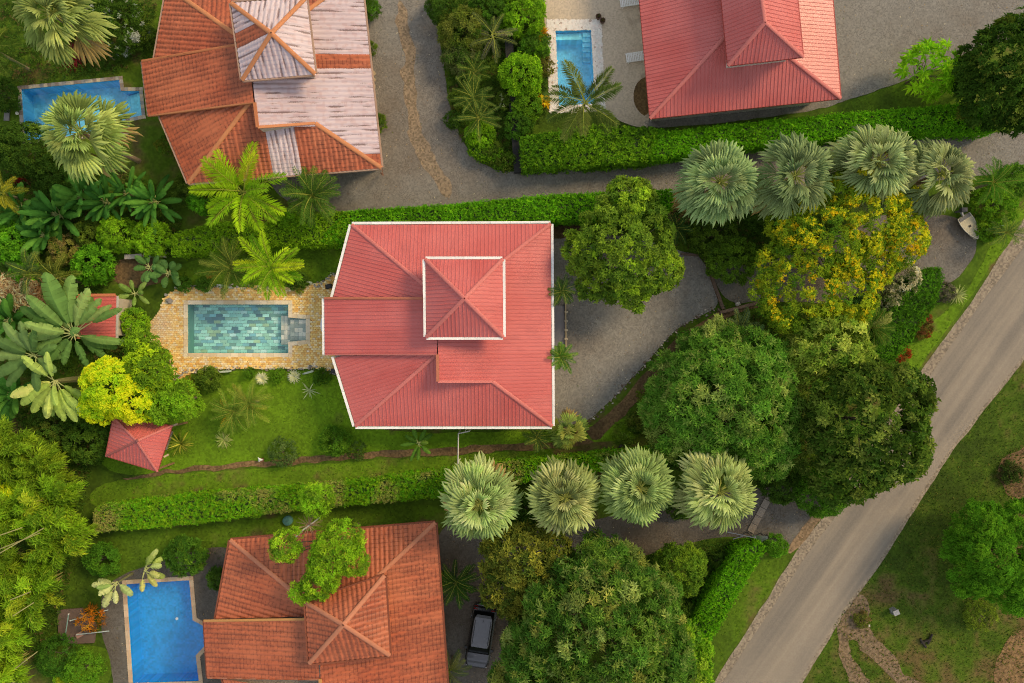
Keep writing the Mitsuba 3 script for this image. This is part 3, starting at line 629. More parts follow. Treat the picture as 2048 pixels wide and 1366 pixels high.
# garden gazebo and tool shed
G = thing('gazebo', 'small square red metal roof gazebo on the lawn', 'gazebo'); GR = G + '__roof'
gq = [(227, 834), (345, 851), (315, 943), (212, 912)]; gz, ga, apx = 2.5, 3.7, (274, 882)
for i in range(4):
    j = (i + 1) % 4
    roof_face(GR, Plane((*gq[i], gz), (*gq[j], gz), (*apx, ga)), [gq[i], gq[j], apx], .24, PAN, .034, 0, 'roof_red', 4)
    cap(GR, P(*gq[i], gz), P(*apx, ga), .08, (.30, .09, .08) if i in (3,) else RED_CAP)
    c_ = P(*gq[i], gz) * .93 + P(*apx, gz) * .07; part(G, 'post', beam([c_[0], c_[1], 0], [c_[0], c_[1], gz - .05], .12, .12, (1, 0, 0)), 'solid', WOOD)
    part(G, 'fascia', beam(P(*gq[i], gz - .06), P(*gq[j], gz - .06), .05, .14), 'solid', (.25, .05, .04))
part(G, 'finial', tube([P(*apx, ga - .1), P(*apx, ga + .18)], [.16, .05], 10), 'solid', (.25, .09, .09))
part(G, 'floor', prism(Polygon([P(*q_, gz)[:2] for q_ in gq]).buffer(-.9), 0, .08), 'solid', (.25, .22, .19))
part(G, 'rafter_end', beam(P(340, 853, 2.4), P(355, 848, 2.35), .12, .1), 'solid', (.45, .33, .2))
part(G, 'rafter_end', beam(P(328, 914, 2.4), P(337, 909, 2.35), .12, .1), 'solid', (.45, .33, .2))
SHD = thing('shed', 'small dark red metal roof shed under the giant banana leaves', 'shed'); SR = SHD + '__roof'
sq = [(157, 592), (233, 590), (231, 676), (158, 678)]
sp = Plane((*sq[0], 2.7), (*sq[3], 2.7), (*sq[1], 2.35)); roof_face(SR, sp, sq, .23, PAN, .034, 0, 'roof_red', 4)
part(SR, 'ridge_cap', beam(sp.on(158, 592) + [0, 0, .06], sp.on(158, 678) + [0, 0, .06], .22, .06), 'solid', RUST * 1.3)
part(SR, 'ridge_cap', beam(sp.on(158, 591) + [0, 0, .06], sp.on(232, 590) + [0, 0, .06], .2, .06), 'solid', RUST * 1.4)
part(SHD, 'gutter', beam(P(235, 592, 2.25), P(234, 676, 2.25), .13, .12), 'solid', (.45, .42, .38))
walls(SHD, sq, 2.3, .2, 0, (.42, .36, .28))

# things that belong to the white edged villa
part(H1, 'balcony_edge', prism(Polygon([P(652, 615, 2.7)[:2]] + [P(652 - 11 * math.sin(math.pi * i / 12), 615 + 68 * i / 12, 2.7)[:2] for i in range(13)] + [P(652, 683, 2.7)[:2]]).buffer(0), 2.55, 2.7), 'solid', (.72, .74, .78), label='white curved balcony edge')
EP = thing('entrance_porch', 'grey slab entrance porch with timber edge at the east wall', 'porch')
part(EP, 'slab', prism(poly([(1100, 610), (1128, 612), (1130, 692), (1102, 692)]), 0, .14), 'solid', (.21, .20, .215))
part(EP, 'edge_beam', beam(P(1131, 606, .2), P(1132, 694, .2), .09, .22), 'solid', (.42, .33, .21))
for y_ in (624, 642, 660, 678): part(EP, 'peg', beam(P(1129, y_, .33), P(1136, y_, .33), .1, .08), 'solid', (.55, .46, .33))
for x_, y_, lab in ((658, 573, 'black box speaker by the north terrace corner'), (669, 741, 'black box speaker by the south terrace corner')):
    k = thing('speaker', lab, 'speaker'); part(k, 'box', box(P(x_, y_, .2), (.45, .32, .4), .15), 'solid', DARK); part(k, 'grille', box(P(x_, y_, .2) + [0, 0, .2], (.36, .24, .03), .15), 'solid', DARK * 2)

# ------------------------------------------------------------------ foliage
UP = np.array([0, 0, 1.0])
def unit(a): return a / (np.linalg.norm(a, axis=-1, keepdims=True) + 1e-9)
def leaves(p, d, nrm, L, W, col, fold=.25, droop=.15):
    """Folded leaf blades, two triangles each. p, d, nrm (N, 3); L, W (N); col (N, 3)."""
    d = unit(d); s = unit(np.cross(nrm, d)); n = np.cross(d, s); L, W = L[:, None], W[:, None]
    mid = p + d * L * .45; e = n * W * fold
    v = np.stack([p, mid + s * W / 2 + e, p + d * L - UP * L * droop, mid - s * W / 2 + e], 1).reshape(-1, 3)
    k = 4 * np.arange(len(p))
    f = np.concatenate([np.stack([k, k + 2, k + 1], 1), np.stack([k, k + 3, k + 2], 1)])
    return (v, f), np.repeat(col, 4, 0)
def pick(pal, n, rng):
    cs, ws = np.array([c for c, _ in pal], float), np.array([w for _, w in pal], float)
    return cs[rng.choice(len(cs), n, p=ws / ws.sum())]
def rosettes(c, nrm, k, L, W, col, rng, tilt=.35, jit=.25, droop=.2):
    """k leaves fanned round each point."""
    N = len(c)
    nrm = unit(nrm); a = unit(np.cross(nrm, np.array([.31, .77, .55]))); b = np.cross(nrm, a)
    g = np.arange(k)[None] * 2 * np.pi / k + rng.uniform(0, 6.28, (N, 1)) + rng.normal(0, .25, (N, k))
    t = tilt + rng.normal(0, .28, (N, k))
    d = (np.cos(g) * np.cos(t))[..., None] * a[:, None] + (np.sin(g) * np.cos(t))[..., None] * b[:, None] + np.sin(t)[..., None] * nrm[:, None]
    cc = np.repeat(col[:, None], k, 1) * rng.uniform(1 - jit, 1 + jit, (N, k, 1))
    pp = np.repeat(c[:, None], k, 1) + rng.normal(0, .02, (N, k, 3))
    n = N * k
    return leaves(pp.reshape(n, 3), d.reshape(n, 3), np.repeat(nrm, k, 0), L * rng.uniform(.65, 1.25, n), W * rng.uniform(.7, 1.2, n), cc.reshape(n, 3), droop=droop)
def clumps(lobes, rc, rng, cover=1.25, zmin=-.2, rough=.22):
    """Clump centres over the surfaces of overlapping crown lobes (px, py, r_px, z, rz)."""
    C, R, D = [], [], []
    ell = [(P(px, py, z), np.array([M(r, z), M(r, z), rz])) for px, py, r, z, rz in lobes]
    for i, (c, r) in enumerate(ell):
        n = max(4, int(cover * 2 * r[0] * (r[0] + r[2]) / rc ** 2 * .95))
        z = 1 - (np.arange(n) + .5) / n * (1 - zmin); ph = np.arange(n) * 2.39996 + rng.uniform(0, 6)
        d = np.stack([np.sqrt(1 - z * z) * np.cos(ph), np.sqrt(1 - z * z) * np.sin(ph), z], 1) + rng.normal(0, .12, (n, 3)); d = unit(d)
        k = 1 + rough * 2 * (meshkit.fbm(d * 1.7 + i * 5.1, 3, 11) - .5) + rng.normal(0, .05, n)
        p = c + d * r * (k * (1 - .45 * rc / r.mean()))[:, None]
        keep = np.ones(n, bool)
        for j, (c2, r2) in enumerate(ell):
            if j != i: keep &= (((p - c2) / r2) ** 2).sum(1) > .50
        C.append(p[keep]); D.append(d[keep])
    C, D = np.vstack(C), np.vstack(D)
    C[:, 2] = np.maximum(C[:, 2], .12)
    return C, rc * rng.uniform(.6, 1.3, len(C)), D
def clump_foliage(C, R, D, pal, rng, rho, k, L, W, tone=.3, tilt=.35, droop=.2, flat=.75):
    n = np.maximum(2, (rho * 2 * np.pi * R ** 2 * rng.uniform(.7, 1.2, len(R))).astype(int)); idx = np.repeat(np.arange(len(C)), n); N = len(idx)
    d = unit(rng.normal(0, 1, (N, 3)) + D[idx] * .9 + UP * .5)
    r = R[idx] * (1 - .5 * rng.uniform(0, 1, N) ** 2.2)
    p = C[idx] + d * r[:, None] * np.array([1, 1, flat]); p[:, 2] = np.maximum(p[:, 2], .05)
    base = pick(pal, len(C), rng) * rng.uniform(1 - tone, 1 + tone, (len(C), 1))
    col = base[idx] * .6 + pick(pal, N, rng) * .4
    return rosettes(p, unit(d * .8 + UP * .55 + rng.normal(0, .25, (N, 3))), k, L, W, col, rng, tilt, droop=droop)
def limbs(C, base, top, r0, rng, n=9, bark=BARK):
    ms = [tube([base, base + (top - base) * .5 + rng.normal(0, .06, 3) * [1, 1, 0], top], [r0 * 1.15, r0 * .85, r0 * .6], 8)]
    for c in C[rng.choice(len(C), min(n, len(C)), replace=False)]:
        s = base + (top - base) * rng.uniform(.55, 1); mid = (s + c) / 2 + [0, 0, .12] + rng.normal(0, .1, 3)
        ms.append(tube([s, mid, c], [r0 * .42, r0 * .26, r0 * .1], 5))
    return cat(ms)

DK, MD, GR, LM, YG, OL, YE, SV = (.032, .068, .012), (.040, .088, .012), (.055, .135, .014), (.125, .250, .014), (.26, .36, .015), (.078, .100, .018), (.52, .37, .012), (.15, .20, .085)
def tree(name, label, cat_, lobes, pal, rc=.7, rho=13, k=7, L=.24, W=.085, group=None, r0=.16, cover=1.25, tone=.3, tilt=.35, droop=.2, rough=.22, zmin=-.2, bark=BARK, extra=None, trunk=True, nl=9):
    rng = rnd(); t = thing(name, label, cat_, group)
    C, R, D = clumps(lobes, rc, rng, cover, zmin, rough)
    m, c = clump_foliage(C, R, D, pal, rng, rho, k, L, W, tone, tilt, droop)
    part(t, 'crown' if trunk else 'foliage', m, 'leaf', c)
    px, py, r, z, rz = lobes[0]; ctr = P(px, py, z); base = ctr * [1, 1, 0]
    part(t, 'trunk' if trunk else 'stem', limbs(C, base, ctr * [1, 1, .8], r0, rng, nl, bark), 'solid', bark)
    if extra: extra(t, C, R, D, rng)
    return t
def bush(label, px, py, r, h, pal, name='shrub', cat_='shrub', lobes=None, rc=.32, rho=26, k=6, L=.17, W=.07, group=None, **kw):
    lobes = lobes or [(px, py, r, h * .5, h * .55)]
    return tree(name, label, cat_, lobes, pal, rc, rho, k, L, W, group, r0=.035, trunk=False, zmin=-.5, nl=6, **kw)

# ------------------------------------------------------------------ big trees
T1 = [(1250, 498, 94, 4.0, 2.2), (1255, 415, 54, 4.0, 1.6), (1178, 505, 45, 3.6, 1.6), (1312, 540, 45, 3.6, 1.6), (1262, 572, 42, 3.0, 1.3), (1200, 560, 40, 3.2, 1.3)]
tree('shade_tree', 'round olive green tree beside the gravel forecourt', 'tree', T1, [((.085, .135, .018), 4), ((.11, .185, .02), 3), ((.18, .27, .02), 1.6), (MD, 2)], rc=.46, rho=11, k=6, L=.28, W=.125, tone=.34, cover=1.35, rough=.28, tilt=.2)
def flowers(t, C, R, D, rng):
    px = 1024 + C[:, 0] * FOCAL / (CAM_H - C[:, 2]); py = 683 - C[:, 1] * FOCAL / (CAM_H - C[:, 2])
    w = np.clip(.58 + (px - 1640) / 330 - (py - 470) / 420, .12, .92)
    on = (rng.uniform(0, 1, len(C)) < w) & (D[:, 2] > -.05)
    m, c = clump_foliage(C[on] + [0, 0, .1], R[on] * .85, D[on], [((.44, .32, .012), 3), ((.38, .24, .01), 1.2), ((.38, .36, .02), 2), ((.22, .26, .015), 2)], rng, 24, 6, .14, .08, .2, .5)
    part(t, 'blossom', m, 'leaf', c, label='yellow blossom clusters')
T2 = [(1650, 480, 80, 5.2, 1.6), (1735, 440, 75, 5.4, 1.6), (1795, 480, 52, 5.0, 1.3), (1600, 575, 82, 4.6, 1.5), (1690, 580, 60, 4.6, 1.4), (1560, 520, 40, 4.2, 1.2), (1700, 395, 52, 5.2, 1.2), (1800, 420, 45, 5.0, 1.1), (1740, 530, 45, 4.6, 1.2), (1575, 455, 38, 4.4, 1.2), (1545, 580, 34, 4.0, 1.2), (1640, 625, 46, 4.2, 1.2), (1580, 620, 36, 4.0, 1.1), (1720, 362, 34, 5.8, 1.0), (1690, 640, 34, 4.0, 1.1)]
tree('flowering_tree', 'tree covered in yellow blossom beside the road drive', 'tree', T2, [((.10, .165, .013), 3), ((.15, .21, .015), 2), ((.20, .24, .015), 1.5), (GR, 1.5)], rc=.50, rho=13, k=7, L=.22, W=.085, cover=.85, extra=flowers, rough=.34)
MG = [((.035, .088, .014), 4), ((.055, .125, .018), 3), ((.085, .145, .022), 1.5), ((.17, .21, .07), 1.6)]  # palest entry puts bright leaf gloss into the colour
T3 = [(1442, 802, 112, 4.6, 3.3), (1368, 835, 78, 3.6, 2.4), (1520, 880, 66, 3.6, 2.4), (1500, 750, 76, 4.2, 2.3), (1425, 705, 55, 3.4, 1.9), (1352, 765, 50, 3.0, 1.8), (1545, 820, 46, 3.8, 2)]
tree('mango_tree', 'big dense dome shaped tree between forecourt and lower palms', 'tree', T3, [((.055, .135, .018), 4), ((.08, .175, .024), 3), ((.12, .20, .035), 1.8), ((.24, .28, .09), 1.4)], rc=.62, rho=8.5, k=9, L=.34, W=.10, tone=.40, rough=.3, tilt=.25)  # palest leaves carry gloss highlights painted into the palette
T4 = [(1730, 845, 106, 6.4, 2.8), (1785, 800, 62, 5.8, 2.2), (1690, 925, 70, 5.2, 2.4), (1770, 900, 70, 5.6, 2.2), (1660, 850, 50, 5.4, 2.4), (1828, 848, 20, 5.4, .9), (1735, 770, 52, 5.8, 1.8)]
tree('roadside_tree', 'tall dark speckled tree leaning over the road', 'tree', T4, [((.030, .064, .010), 4), ((.058, .090, .014), 2.5), ((.13, .165, .035), 1.1), ((.045, .092, .011), 2)], rc=.48, rho=8, k=5, L=.33, W=.16, tone=.5, rough=.36, cover=1.2, tilt=.2)
T4b = [(1660, 695, 60, 5.0, 2.0), (1610, 720, 42, 4.4, 1.9), (1700, 715, 36, 5, 1.6), (1645, 655, 34, 4.6, 1.3)]
tree('roadside_tree', 'pale yellow green leaved tree above the dark speckled tree', 'tree', T4b, [((.12, .18, .025), 3), ((.24, .28, .06), 2.4), ((.06, .12, .014), 1.4)], rc=.44, rho=8, k=6, L=.32, W=.13, tone=.5, rough=.36, cover=1.1, tilt=.2)
T5 = [(1195, 1255, 138, 6.2, 3.5), (1110, 1310, 96, 5.2, 2.9), (1290, 1300, 86, 5.4, 2.8), (1205, 1155, 72, 4.8, 2.6), (1190, 1370, 100, 5.4, 2.8), (1060, 1290, 48, 4.2, 2.2), (1290, 1200, 60, 4.6, 2.4), (1320, 1370, 50, 4.8, 2), (1035, 1360, 50, 4, 2)]
tree('mango_tree', 'largest dark dome shaped tree at the bottom edge beside the car', 'tree', T5, MG + [((.22, .23, .06), .8)], rc=.64, rho=8.5, k=9, L=.34, W=.10, tone=.45, rough=.3, tilt=.25)
T6 = [(1045, 1115, 66, 4.6, 2.2), (1015, 1170, 48, 4.0, 1.9), (1075, 1160, 48, 4.2, 1.9), (1000, 1110, 36, 3.8, 1.6), (1100, 1110, 40, 4.0, 1.7), (1040, 1195, 38, 3.6, 1.6)]
tree('shade_tree', 'brownish olive tree between the car and lower palms', 'tree', T6, [((.075, .098, .018), 4), ((.12, .13, .022), 2), (DK, 1.2), ((.20, .20, .03), .8)], rc=.46, rho=9, k=6, L=.28, W=.12, tone=.45, rough=.3)
tree('shade_tree', 'small yellow green tree beside the lower road hedge', 'tree', [(1356, 1140, 48, 2.6, 1.4), (1335, 1120, 24, 2.2, 1), (1385, 1120, 22, 2.2, 1)], [((.08, .15, .015), 3), ((.12, .19, .018), 2), (MD, 2)], rc=.4, rho=18, k=6, L=.2, W=.085, r0=.07)
tree('shade_tree', 'bright lime tree squeezed between dome tree and lower hedge', 'tree', [(1372, 1345, 45, 3.6, 1.8), (1360, 1275, 32, 3.2, 1.5), (1392, 1300, 24, 3, 1.4)], [(LM, 2), (GR, 3), ((.20, .28, .03), 1)], rc=.42, rho=17, k=6, L=.22, W=.11, r0=.08)
FT = [((.05, .135, .010), 4), ((.07, .18, .014), 3), ((.10, .21, .015), 1.2)]
tree('shade_tree', 'round fresh green tree in the field across the road', 'tree', [(1990, 1105, 72, 3.4, 2.0), (1945, 1140, 46, 3.0, 1.6), (1960, 1050, 46, 3.2, 1.6), (2030, 1170, 52, 3.2, 1.7), (2045, 1060, 55, 3.4, 1.8), (1920, 1095, 30, 2.6, 1.3), (1985, 1112, 46, 4.3, 1.2)], FT, rc=.48, rho=24, k=8, L=.19, W=.065, tone=.25)
tree('shade_tree', 'dark broad tree at the right edge beside the gravel court', 'tree', [(2005, 140, 78, 4.2, 2.4), (1965, 200, 50, 3.6, 1.9), (2030, 215, 48, 3.6, 1.8), (2020, 85, 46, 4, 1.6), (1950, 150, 34, 3.2, 1.5)], [((.022, .052, .008), 4), ((.035, .075, .010), 3), ((.08, .11, .015), .6)], rc=.46, rho=9.5, k=7, L=.28, W=.12, tone=.45)
YT = [((.34, .44, .012), 3), (YG, 3), ((.42, .44, .015), 1), (LM, 1.2)]
tree('golden_tree', 'bright yellow leaved tree beside the gazebo', 'tree', [(225, 770, 52, 3.6, 1.8), (270, 800, 42, 3.3, 1.6), (200, 810, 30, 3.0, 1.3)], YT, rc=.42, rho=20, k=6, L=.17, W=.09, tone=.2, r0=.09)
tree('golden_tree', 'green leaved tree between the yellow tree and terrace', 'tree', [(300, 735, 42, 3.0, 1.6), (285, 690, 28, 2.6, 1.2), (315, 775, 36, 2.8, 1.4)], [((.11, .20, .012), 3), ((.07, .135, .012), 3), (YG, .8)], rc=.4, rho=20, k=6, L=.16, W=.085, tone=.25, r0=.07)
tree('golden_tree', 'lime green tree over the gazebo ridge', 'tree', [(362, 800, 38, 2.8, 1.5), (325, 815, 28, 3.0, 1.2)], [((.12, .22, .014), 3), (LM, 2), ((.08, .15, .012), 2)], rc=.4, rho=20, k=6, L=.18, W=.09, tone=.25, r0=.07)
bush('yellow green bush spilling onto the terrace by the shed', 268, 645, 26, 1.6, [(LM, 3), ((.16, .25, .015), 2), (GR, 1)])
# plumeria like lime tree with big leaf rosettes
tree('frangipani_tree', 'bright lime tree with long radiating leaves by the gravel court', 'tree', [(1855, 138, 46, 2.6, 1.3), (1825, 125, 22, 2.2, 1), (1880, 160, 22, 2.2, 1), (1850, 175, 20, 2, .9)], [((.15, .30, .012), 3), ((.21, .36, .015), 2), ((.09, .2, .01), 2)], rc=.5, rho=3.4, k=9, L=.60, W=.17, cover=.5, tone=.25, tilt=.25, r0=.08)
# the sparse tree that leans over the lower tile roof
T13 = [(672, 1100, 42, 6.2, 1.5), (575, 1092, 28, 6.0, 1.1), (637, 1000, 28, 5.6, 1.1), (640, 1165, 30, 6.0, 1.1), (655, 1130, 35, 6.2, 1.2), (690, 1075, 34, 6.0, 1.1), (705, 1120, 26, 6, 1.0), (600, 1185, 18, 5.8, .8)]
def bare(t, C, R, D, rng):
    h = P(618, 1050, 5.0); ms = []
    for i in range(26):
        a = rng.uniform(0, 6.28); e = rng.uniform(-.2, 1.0); d = np.array([math.cos(a) * math.cos(e), math.sin(a) * math.cos(e), math.sin(e)])
        ms.append(tube([h, h + d * .45, h + d * .9 + [0, 0, -.1]], [.03, .02, .008], 4))
    part(t, 'dead_branches', cat(ms), 'solid', (.30, .20, .13), label='dry bare twigs')
    part(t, 'limb', tube([P(590, 1075, 4.8), P(606, 1060, 5.1), P(640, 1035, 5.2)], [.05, .06, .04], 6), 'solid', (.5, .46, .40), label='pale bare limb')
tree('shade_tree', 'sparse lime tree reaching over the orange tile roof', 'tree', T13, [((.12, .22, .012), 3), (LM, 2), ((.20, .30, .02), 1.5), ((.06, .12, .012), 2)], rc=.42, rho=17, k=6, L=.2, W=.08, tone=.3, extra=bare, r0=.12, rough=.3)

# ------------------------------------------------------------------ hedges
def hedge(label, pts, h, pal, rng, rho=110, L=.14, wild=.075, brown=0, core=(.03, .055, .014)):
    t = thing('hedge', label, 'hedge')
    pg = Polygon([P(x, y, h)[:2] for x, y in pts]).buffer(.12).buffer(-.12)
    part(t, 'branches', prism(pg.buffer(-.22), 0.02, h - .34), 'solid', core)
    n = int(pg.area * rho); q = sample_poly(pg, n, rng); q3 = np.c_[q, np.zeros(n)]
    z = h - .10 - .16 * rng.uniform(0, 1, n) ** 2 + wild * 3 * (meshkit.fbm(q3 * .9, 3, 5) - .5) + rng.normal(0, .05, n)
    ptop = np.c_[q, z]; ntop = unit(UP + rng.normal(0, .35, (n, 3)))
    ring = pg.exterior; m = int(ring.length * h * rho * .7); s = rng.uniform(0, ring.length, m)
    a = np.array([ring.interpolate(x).coords[0] for x in s]); b = np.array([ring.interpolate((x + .03) % ring.length).coords[0] for x in s])
    o = unit(np.stack([b[:, 1] - a[:, 1], a[:, 0] - b[:, 0]], 1)) * (1 if ring.is_ccw else -1)
    zz = h * rng.uniform(.02, 1, m) ** .8; a = a + o * (rng.normal(-.02, .07, m) + (wild * 2 * (meshkit.fbm(np.c_[a, zz] * 1.3, 2, 3) - .5)))[:, None]
    up_ = rng.uniform(0, 1, n) < .03; ptop[up_, 2] += rng.uniform(.08, .3, up_.sum())
    ps = np.c_[a, zz]; ns = unit(np.c_[o, np.full(m, .25)] + rng.normal(0, .35, (m, 3)))
    p, nn = np.vstack([ptop, ps]), np.vstack([ntop, ns]); N = len(p)
    patch = meshkit.fbm(p * .7, 3, 21)
    col = pick(pal, N, rng) * (.72 + .56 * patch[:, None])
    if brown:
        w = np.clip((meshkit.fbm(p * .55, 3, 33) - .56) * 7, 0, 1) * brown * (rng.uniform(0, 1, N) < .8)
        col = col * (1 - w[:, None]) + np.array((.27, .19, .11)) * w[:, None]
    mm, c = rosettes(p, nn, 5, L, L * .5, col, rng, .45)
    part(t, 'foliage', mm, 'leaf', c)
    return t
HG = [((.065, .185, .008), 4), ((.085, .23, .010), 3), ((.13, .28, .012), 1.4), ((.045, .13, .008), 1)]
HL = [((.10, .19, .010), 4), ((.14, .24, .012), 3), ((.07, .15, .010), 1.5)]
hedge('long clipped bright green hedge below the upper red roof', [(1318, 258), (1332, 264), (1460, 250), (1700, 226), (1960, 206), (2000, 222), (1990, 262), (1800, 262), (1560, 285), (1348, 312), (1300, 318)], 1.9, HG, rnd())
hedge('loose leafy hedge below the small turquoise pool', [(1042, 275), (1120, 262), (1200, 252), (1300, 255), (1316, 262), (1300, 318), (1200, 327), (1048, 334)], 1.9, [((.09, .19, .012), 3), ((.07, .16, .01), 3), ((.14, .25, .015), 1.5), (MD, .8)], rnd(), rho=70, L=.20, wild=.16)
hedge('clipped bright green hedge above the white edged villa', [(690, 424), (900, 410), (1100, 391), (1348, 380), (1345, 415), (1180, 438), (1000, 445), (700, 458), (690, 490), (640, 484)], 1.9, HG, rnd())
hedge('wide rounded olive hedge left of the white edged villa', [(345, 470), (430, 446), (560, 446), (660, 424), (695, 426), (700, 470), (690, 487), (560, 490), (450, 500), (345, 508)], 1.9, HL, rnd(), wild=.16)
hedge('long trimmed hedge above the lower tile roof', [(190, 1016), (400, 992), (620, 976), (880, 946), (1060, 922), (1335, 898), (1335, 925), (1060, 962), (880, 993), (600, 1018), (400, 1046), (186, 1064)], 1.7, HL + HG[:2], rnd(), brown=.5, wild=.14)
hedge('wedge shaped hedge between road and yellow tree', [(1838, 548), (1882, 536), (1886, 560), (1870, 612), (1818, 690), (1762, 745), (1742, 730), (1758, 648), (1790, 612)], 1.9, [((.045, .125, .010), 4), ((.07, .17, .012), 3), ((.03, .08, .008), 2)], rnd(), wild=.12)
hedge('narrow clipped hedge beside the road at bottom', [(1476, 1100), (1522, 1086), (1530, 1100), (1412, 1296), (1388, 1322), (1372, 1290), (1388, 1240)], 1.8, HG, rnd())
hedge('small clipped box hedge at the drive bend', [(945, 255), (975, 262), (985, 300), (1005, 300), (1000, 318), (960, 318), (938, 300)], 1.0, [((.06, .14, .01), 3), ((.10, .19, .012), 2)], rnd(), wild=.12)

# ------------------------------------------------------------------ palms
def fan_frond(o, az, el, Lp, R, seg, col, rng, droop, sp=1.3):
    a = np.linspace(-sp, sp, seg) + rng.normal(0, .03, seg); hw = sp / (seg - 1) * 1.0; roll = rng.normal(0, .30)
    rl = R * (1 - .13 * (np.abs(a) / sp) ** 2) * rng.uniform(.84, 1.08, seg)
    V, F, C = [], [], []
    def q(r, ang, up): return np.stack([Lp + r * np.cos(ang), r * np.sin(ang), up - .30 * r * np.abs(np.sin(ang))], -1)
    z = np.zeros(seg)
    hub = q(z + .03, a, z); l1, c1, r1 = q(rl * .70, a - hw, z - .02 * R), q(rl * .70, a, z + .06 * R), q(rl * .70, a + hw, z - .02 * R)
    l2, c2, r2 = q(rl * .86, a - hw * .62, z - .05 * R), q(rl * .86, a, z), q(rl * .86, a + hw * .62, z - .05 * R); tp = q(rl, a + rng.normal(0, .05, seg), z - R * rng.uniform(.04, .22, seg))
    v = np.stack([hub, l1, c1, r1, l2, c2, r2, tp], 1).reshape(-1, 3)
    ft = np.array([[0, 2, 1], [0, 3, 2], [1, 2, 5], [1, 5, 4], [2, 3, 6], [2, 6, 5], [4, 5, 7], [5, 6, 7]])
    f = (ft[None] + 8 * np.arange(seg)[:, None, None]).reshape(-1, 3)
    base = np.array(col); k = rng.uniform(.82, 1.15, (seg, 1, 1))
    grad = np.array([.75, .95, 1.05, .95, 1.05, 1.1, 1.05, 1.2])[None, :, None]
    cc = (base[None, None] * grad * k).reshape(-1, 3)
    # petiole
    pt = np.array([[0, 0, 0], [Lp * .5, 0, .03], [Lp + .05, 0, 0]]); tv, tf = tube(pt, [.05, .03, .02], 4)
    n = len(v); v = np.vstack([v, tv]); f = np.vstack([f, tf + n]); cc = np.vstack([cc, np.tile(np.array((.20, .22, .07)), (len(tv), 1))])
    x = v[:, 0].copy(); cr, sr = math.cos(roll), math.sin(roll); v = np.stack([v[:, 0], v[:, 1] * cr - v[:, 2] * sr, v[:, 1] * sr + v[:, 2] * cr], 1)
    ca, sa, ce, se = math.cos(az), math.sin(az), math.cos(el), math.sin(el)
    w = np.stack([v[:, 0] * ce * ca - v[:, 1] * sa - v[:, 2] * se * ca, v[:, 0] * ce * sa + v[:, 1] * ca - v[:, 2] * se * sa, v[:, 0] * se + v[:, 2] * ce], 1)
    w[:, 2] -= droop * np.maximum(x, 0) ** 2
    return (w + o, f), cc
def fan_palm(label, px, py, r, h, cols, n=44, group=None, seg=13, trunk=.16, tcol=(.26, .19, .13), name='fan_palm'):
    rng = rnd(); t = thing(name, label, 'palm tree', group); c = P(px, py, h); Rm = M(r, h); az0 = rng.uniform(0, 6.28); tip = rng.normal(0, .13, 2); tint = rng.uniform(.86, 1.12) * rng.uniform(.93, 1.07, 3); n = n + int(rng.integers(-7, 6))
    part(t, 'trunk', tube([c * [1, 1, 0], c * [1, 1, .5], c - [0, 0, .1]], [trunk * 1.25, trunk, trunk * 1.05], 9), 'solid', tcol)
    for i in range(n):
        u = (i + .5) / n; az = az0 + i * 2.39996 + rng.normal(0, .26); el = 1.12 - 1.38 * u ** .9 + rng.normal(0, .12) + tip[0] * math.cos(az) + tip[1] * math.sin(az)
        col = np.array(cols[rng.integers(len(cols))]) * rng.uniform(.68, 1.28) * tint
        if u > .86 and rng.uniform() < .4: col = np.array((.20, .15, .07)); el -= .3
        tot = Rm * rng.uniform(.94, 1.10) * (.60 + .48 * min(1, u * 1.7))
        m, cc = fan_frond(c + [0, 0, .1 - .35 * u], az, el, tot * (.36 + .10 * u), tot * .60, seg, col, rng, (.05 + .06 * u) * 2.6 / Rm, rng.uniform(.85, 1.25))
        part(t, 'frond', m, 'leaf', cc)
    return t
SIL = [(.135, .185, .085), (.165, .215, .10), (.115, .165, .075), (.20, .245, .115)]
SIL2 = [(.19, .25, .10), (.22, .28, .12), (.16, .215, .085), (.25, .29, .14)]
UPG, LOG = 'silver fan palms above the yellow tree', 'silver fan palms in the lower row'
for (px, py, r, lab) in ((1440, 364, 83, 'leftmost silver fan palm of the row above the yellow tree'), (1590, 352, 80, 'second silver fan palm from the left above the yellow tree'),
                         (1755, 325, 84, 'third silver fan palm from the left above the yellow tree'), (1882, 348, 77, 'rightmost silver fan palm of the row above the yellow tree')):
    fan_palm(lab, px, py, r, 6.6, SIL, group=UPG, n=42)
for (px, py, r, lab) in ((958, 1006, 78, 'leftmost silver fan palm of the lower row near the tile roof'), (1130, 995, 73, 'second silver fan palm from the left in the lower row'),
                         (1279, 977, 73, 'third silver fan palm from the left in the lower row'), (1439, 982, 80, 'rightmost silver fan palm of the lower row by the gate')):
    fan_palm(lab, px, py, r, 6.6, SIL2, group=LOG, n=42)
GFP = [(.15, .21, .065), (.19, .25, .085), (.12, .17, .05), (.22, .27, .09)]
fan_palm('tall fan palm at the top left corner with leaning trunk', 105, 26, 82, 6.8, GFP, n=36)
fan_palm('tall fan palm overhanging the blue pool with arched steps', 160, 265, 82, 6.8, GFP, n=36)

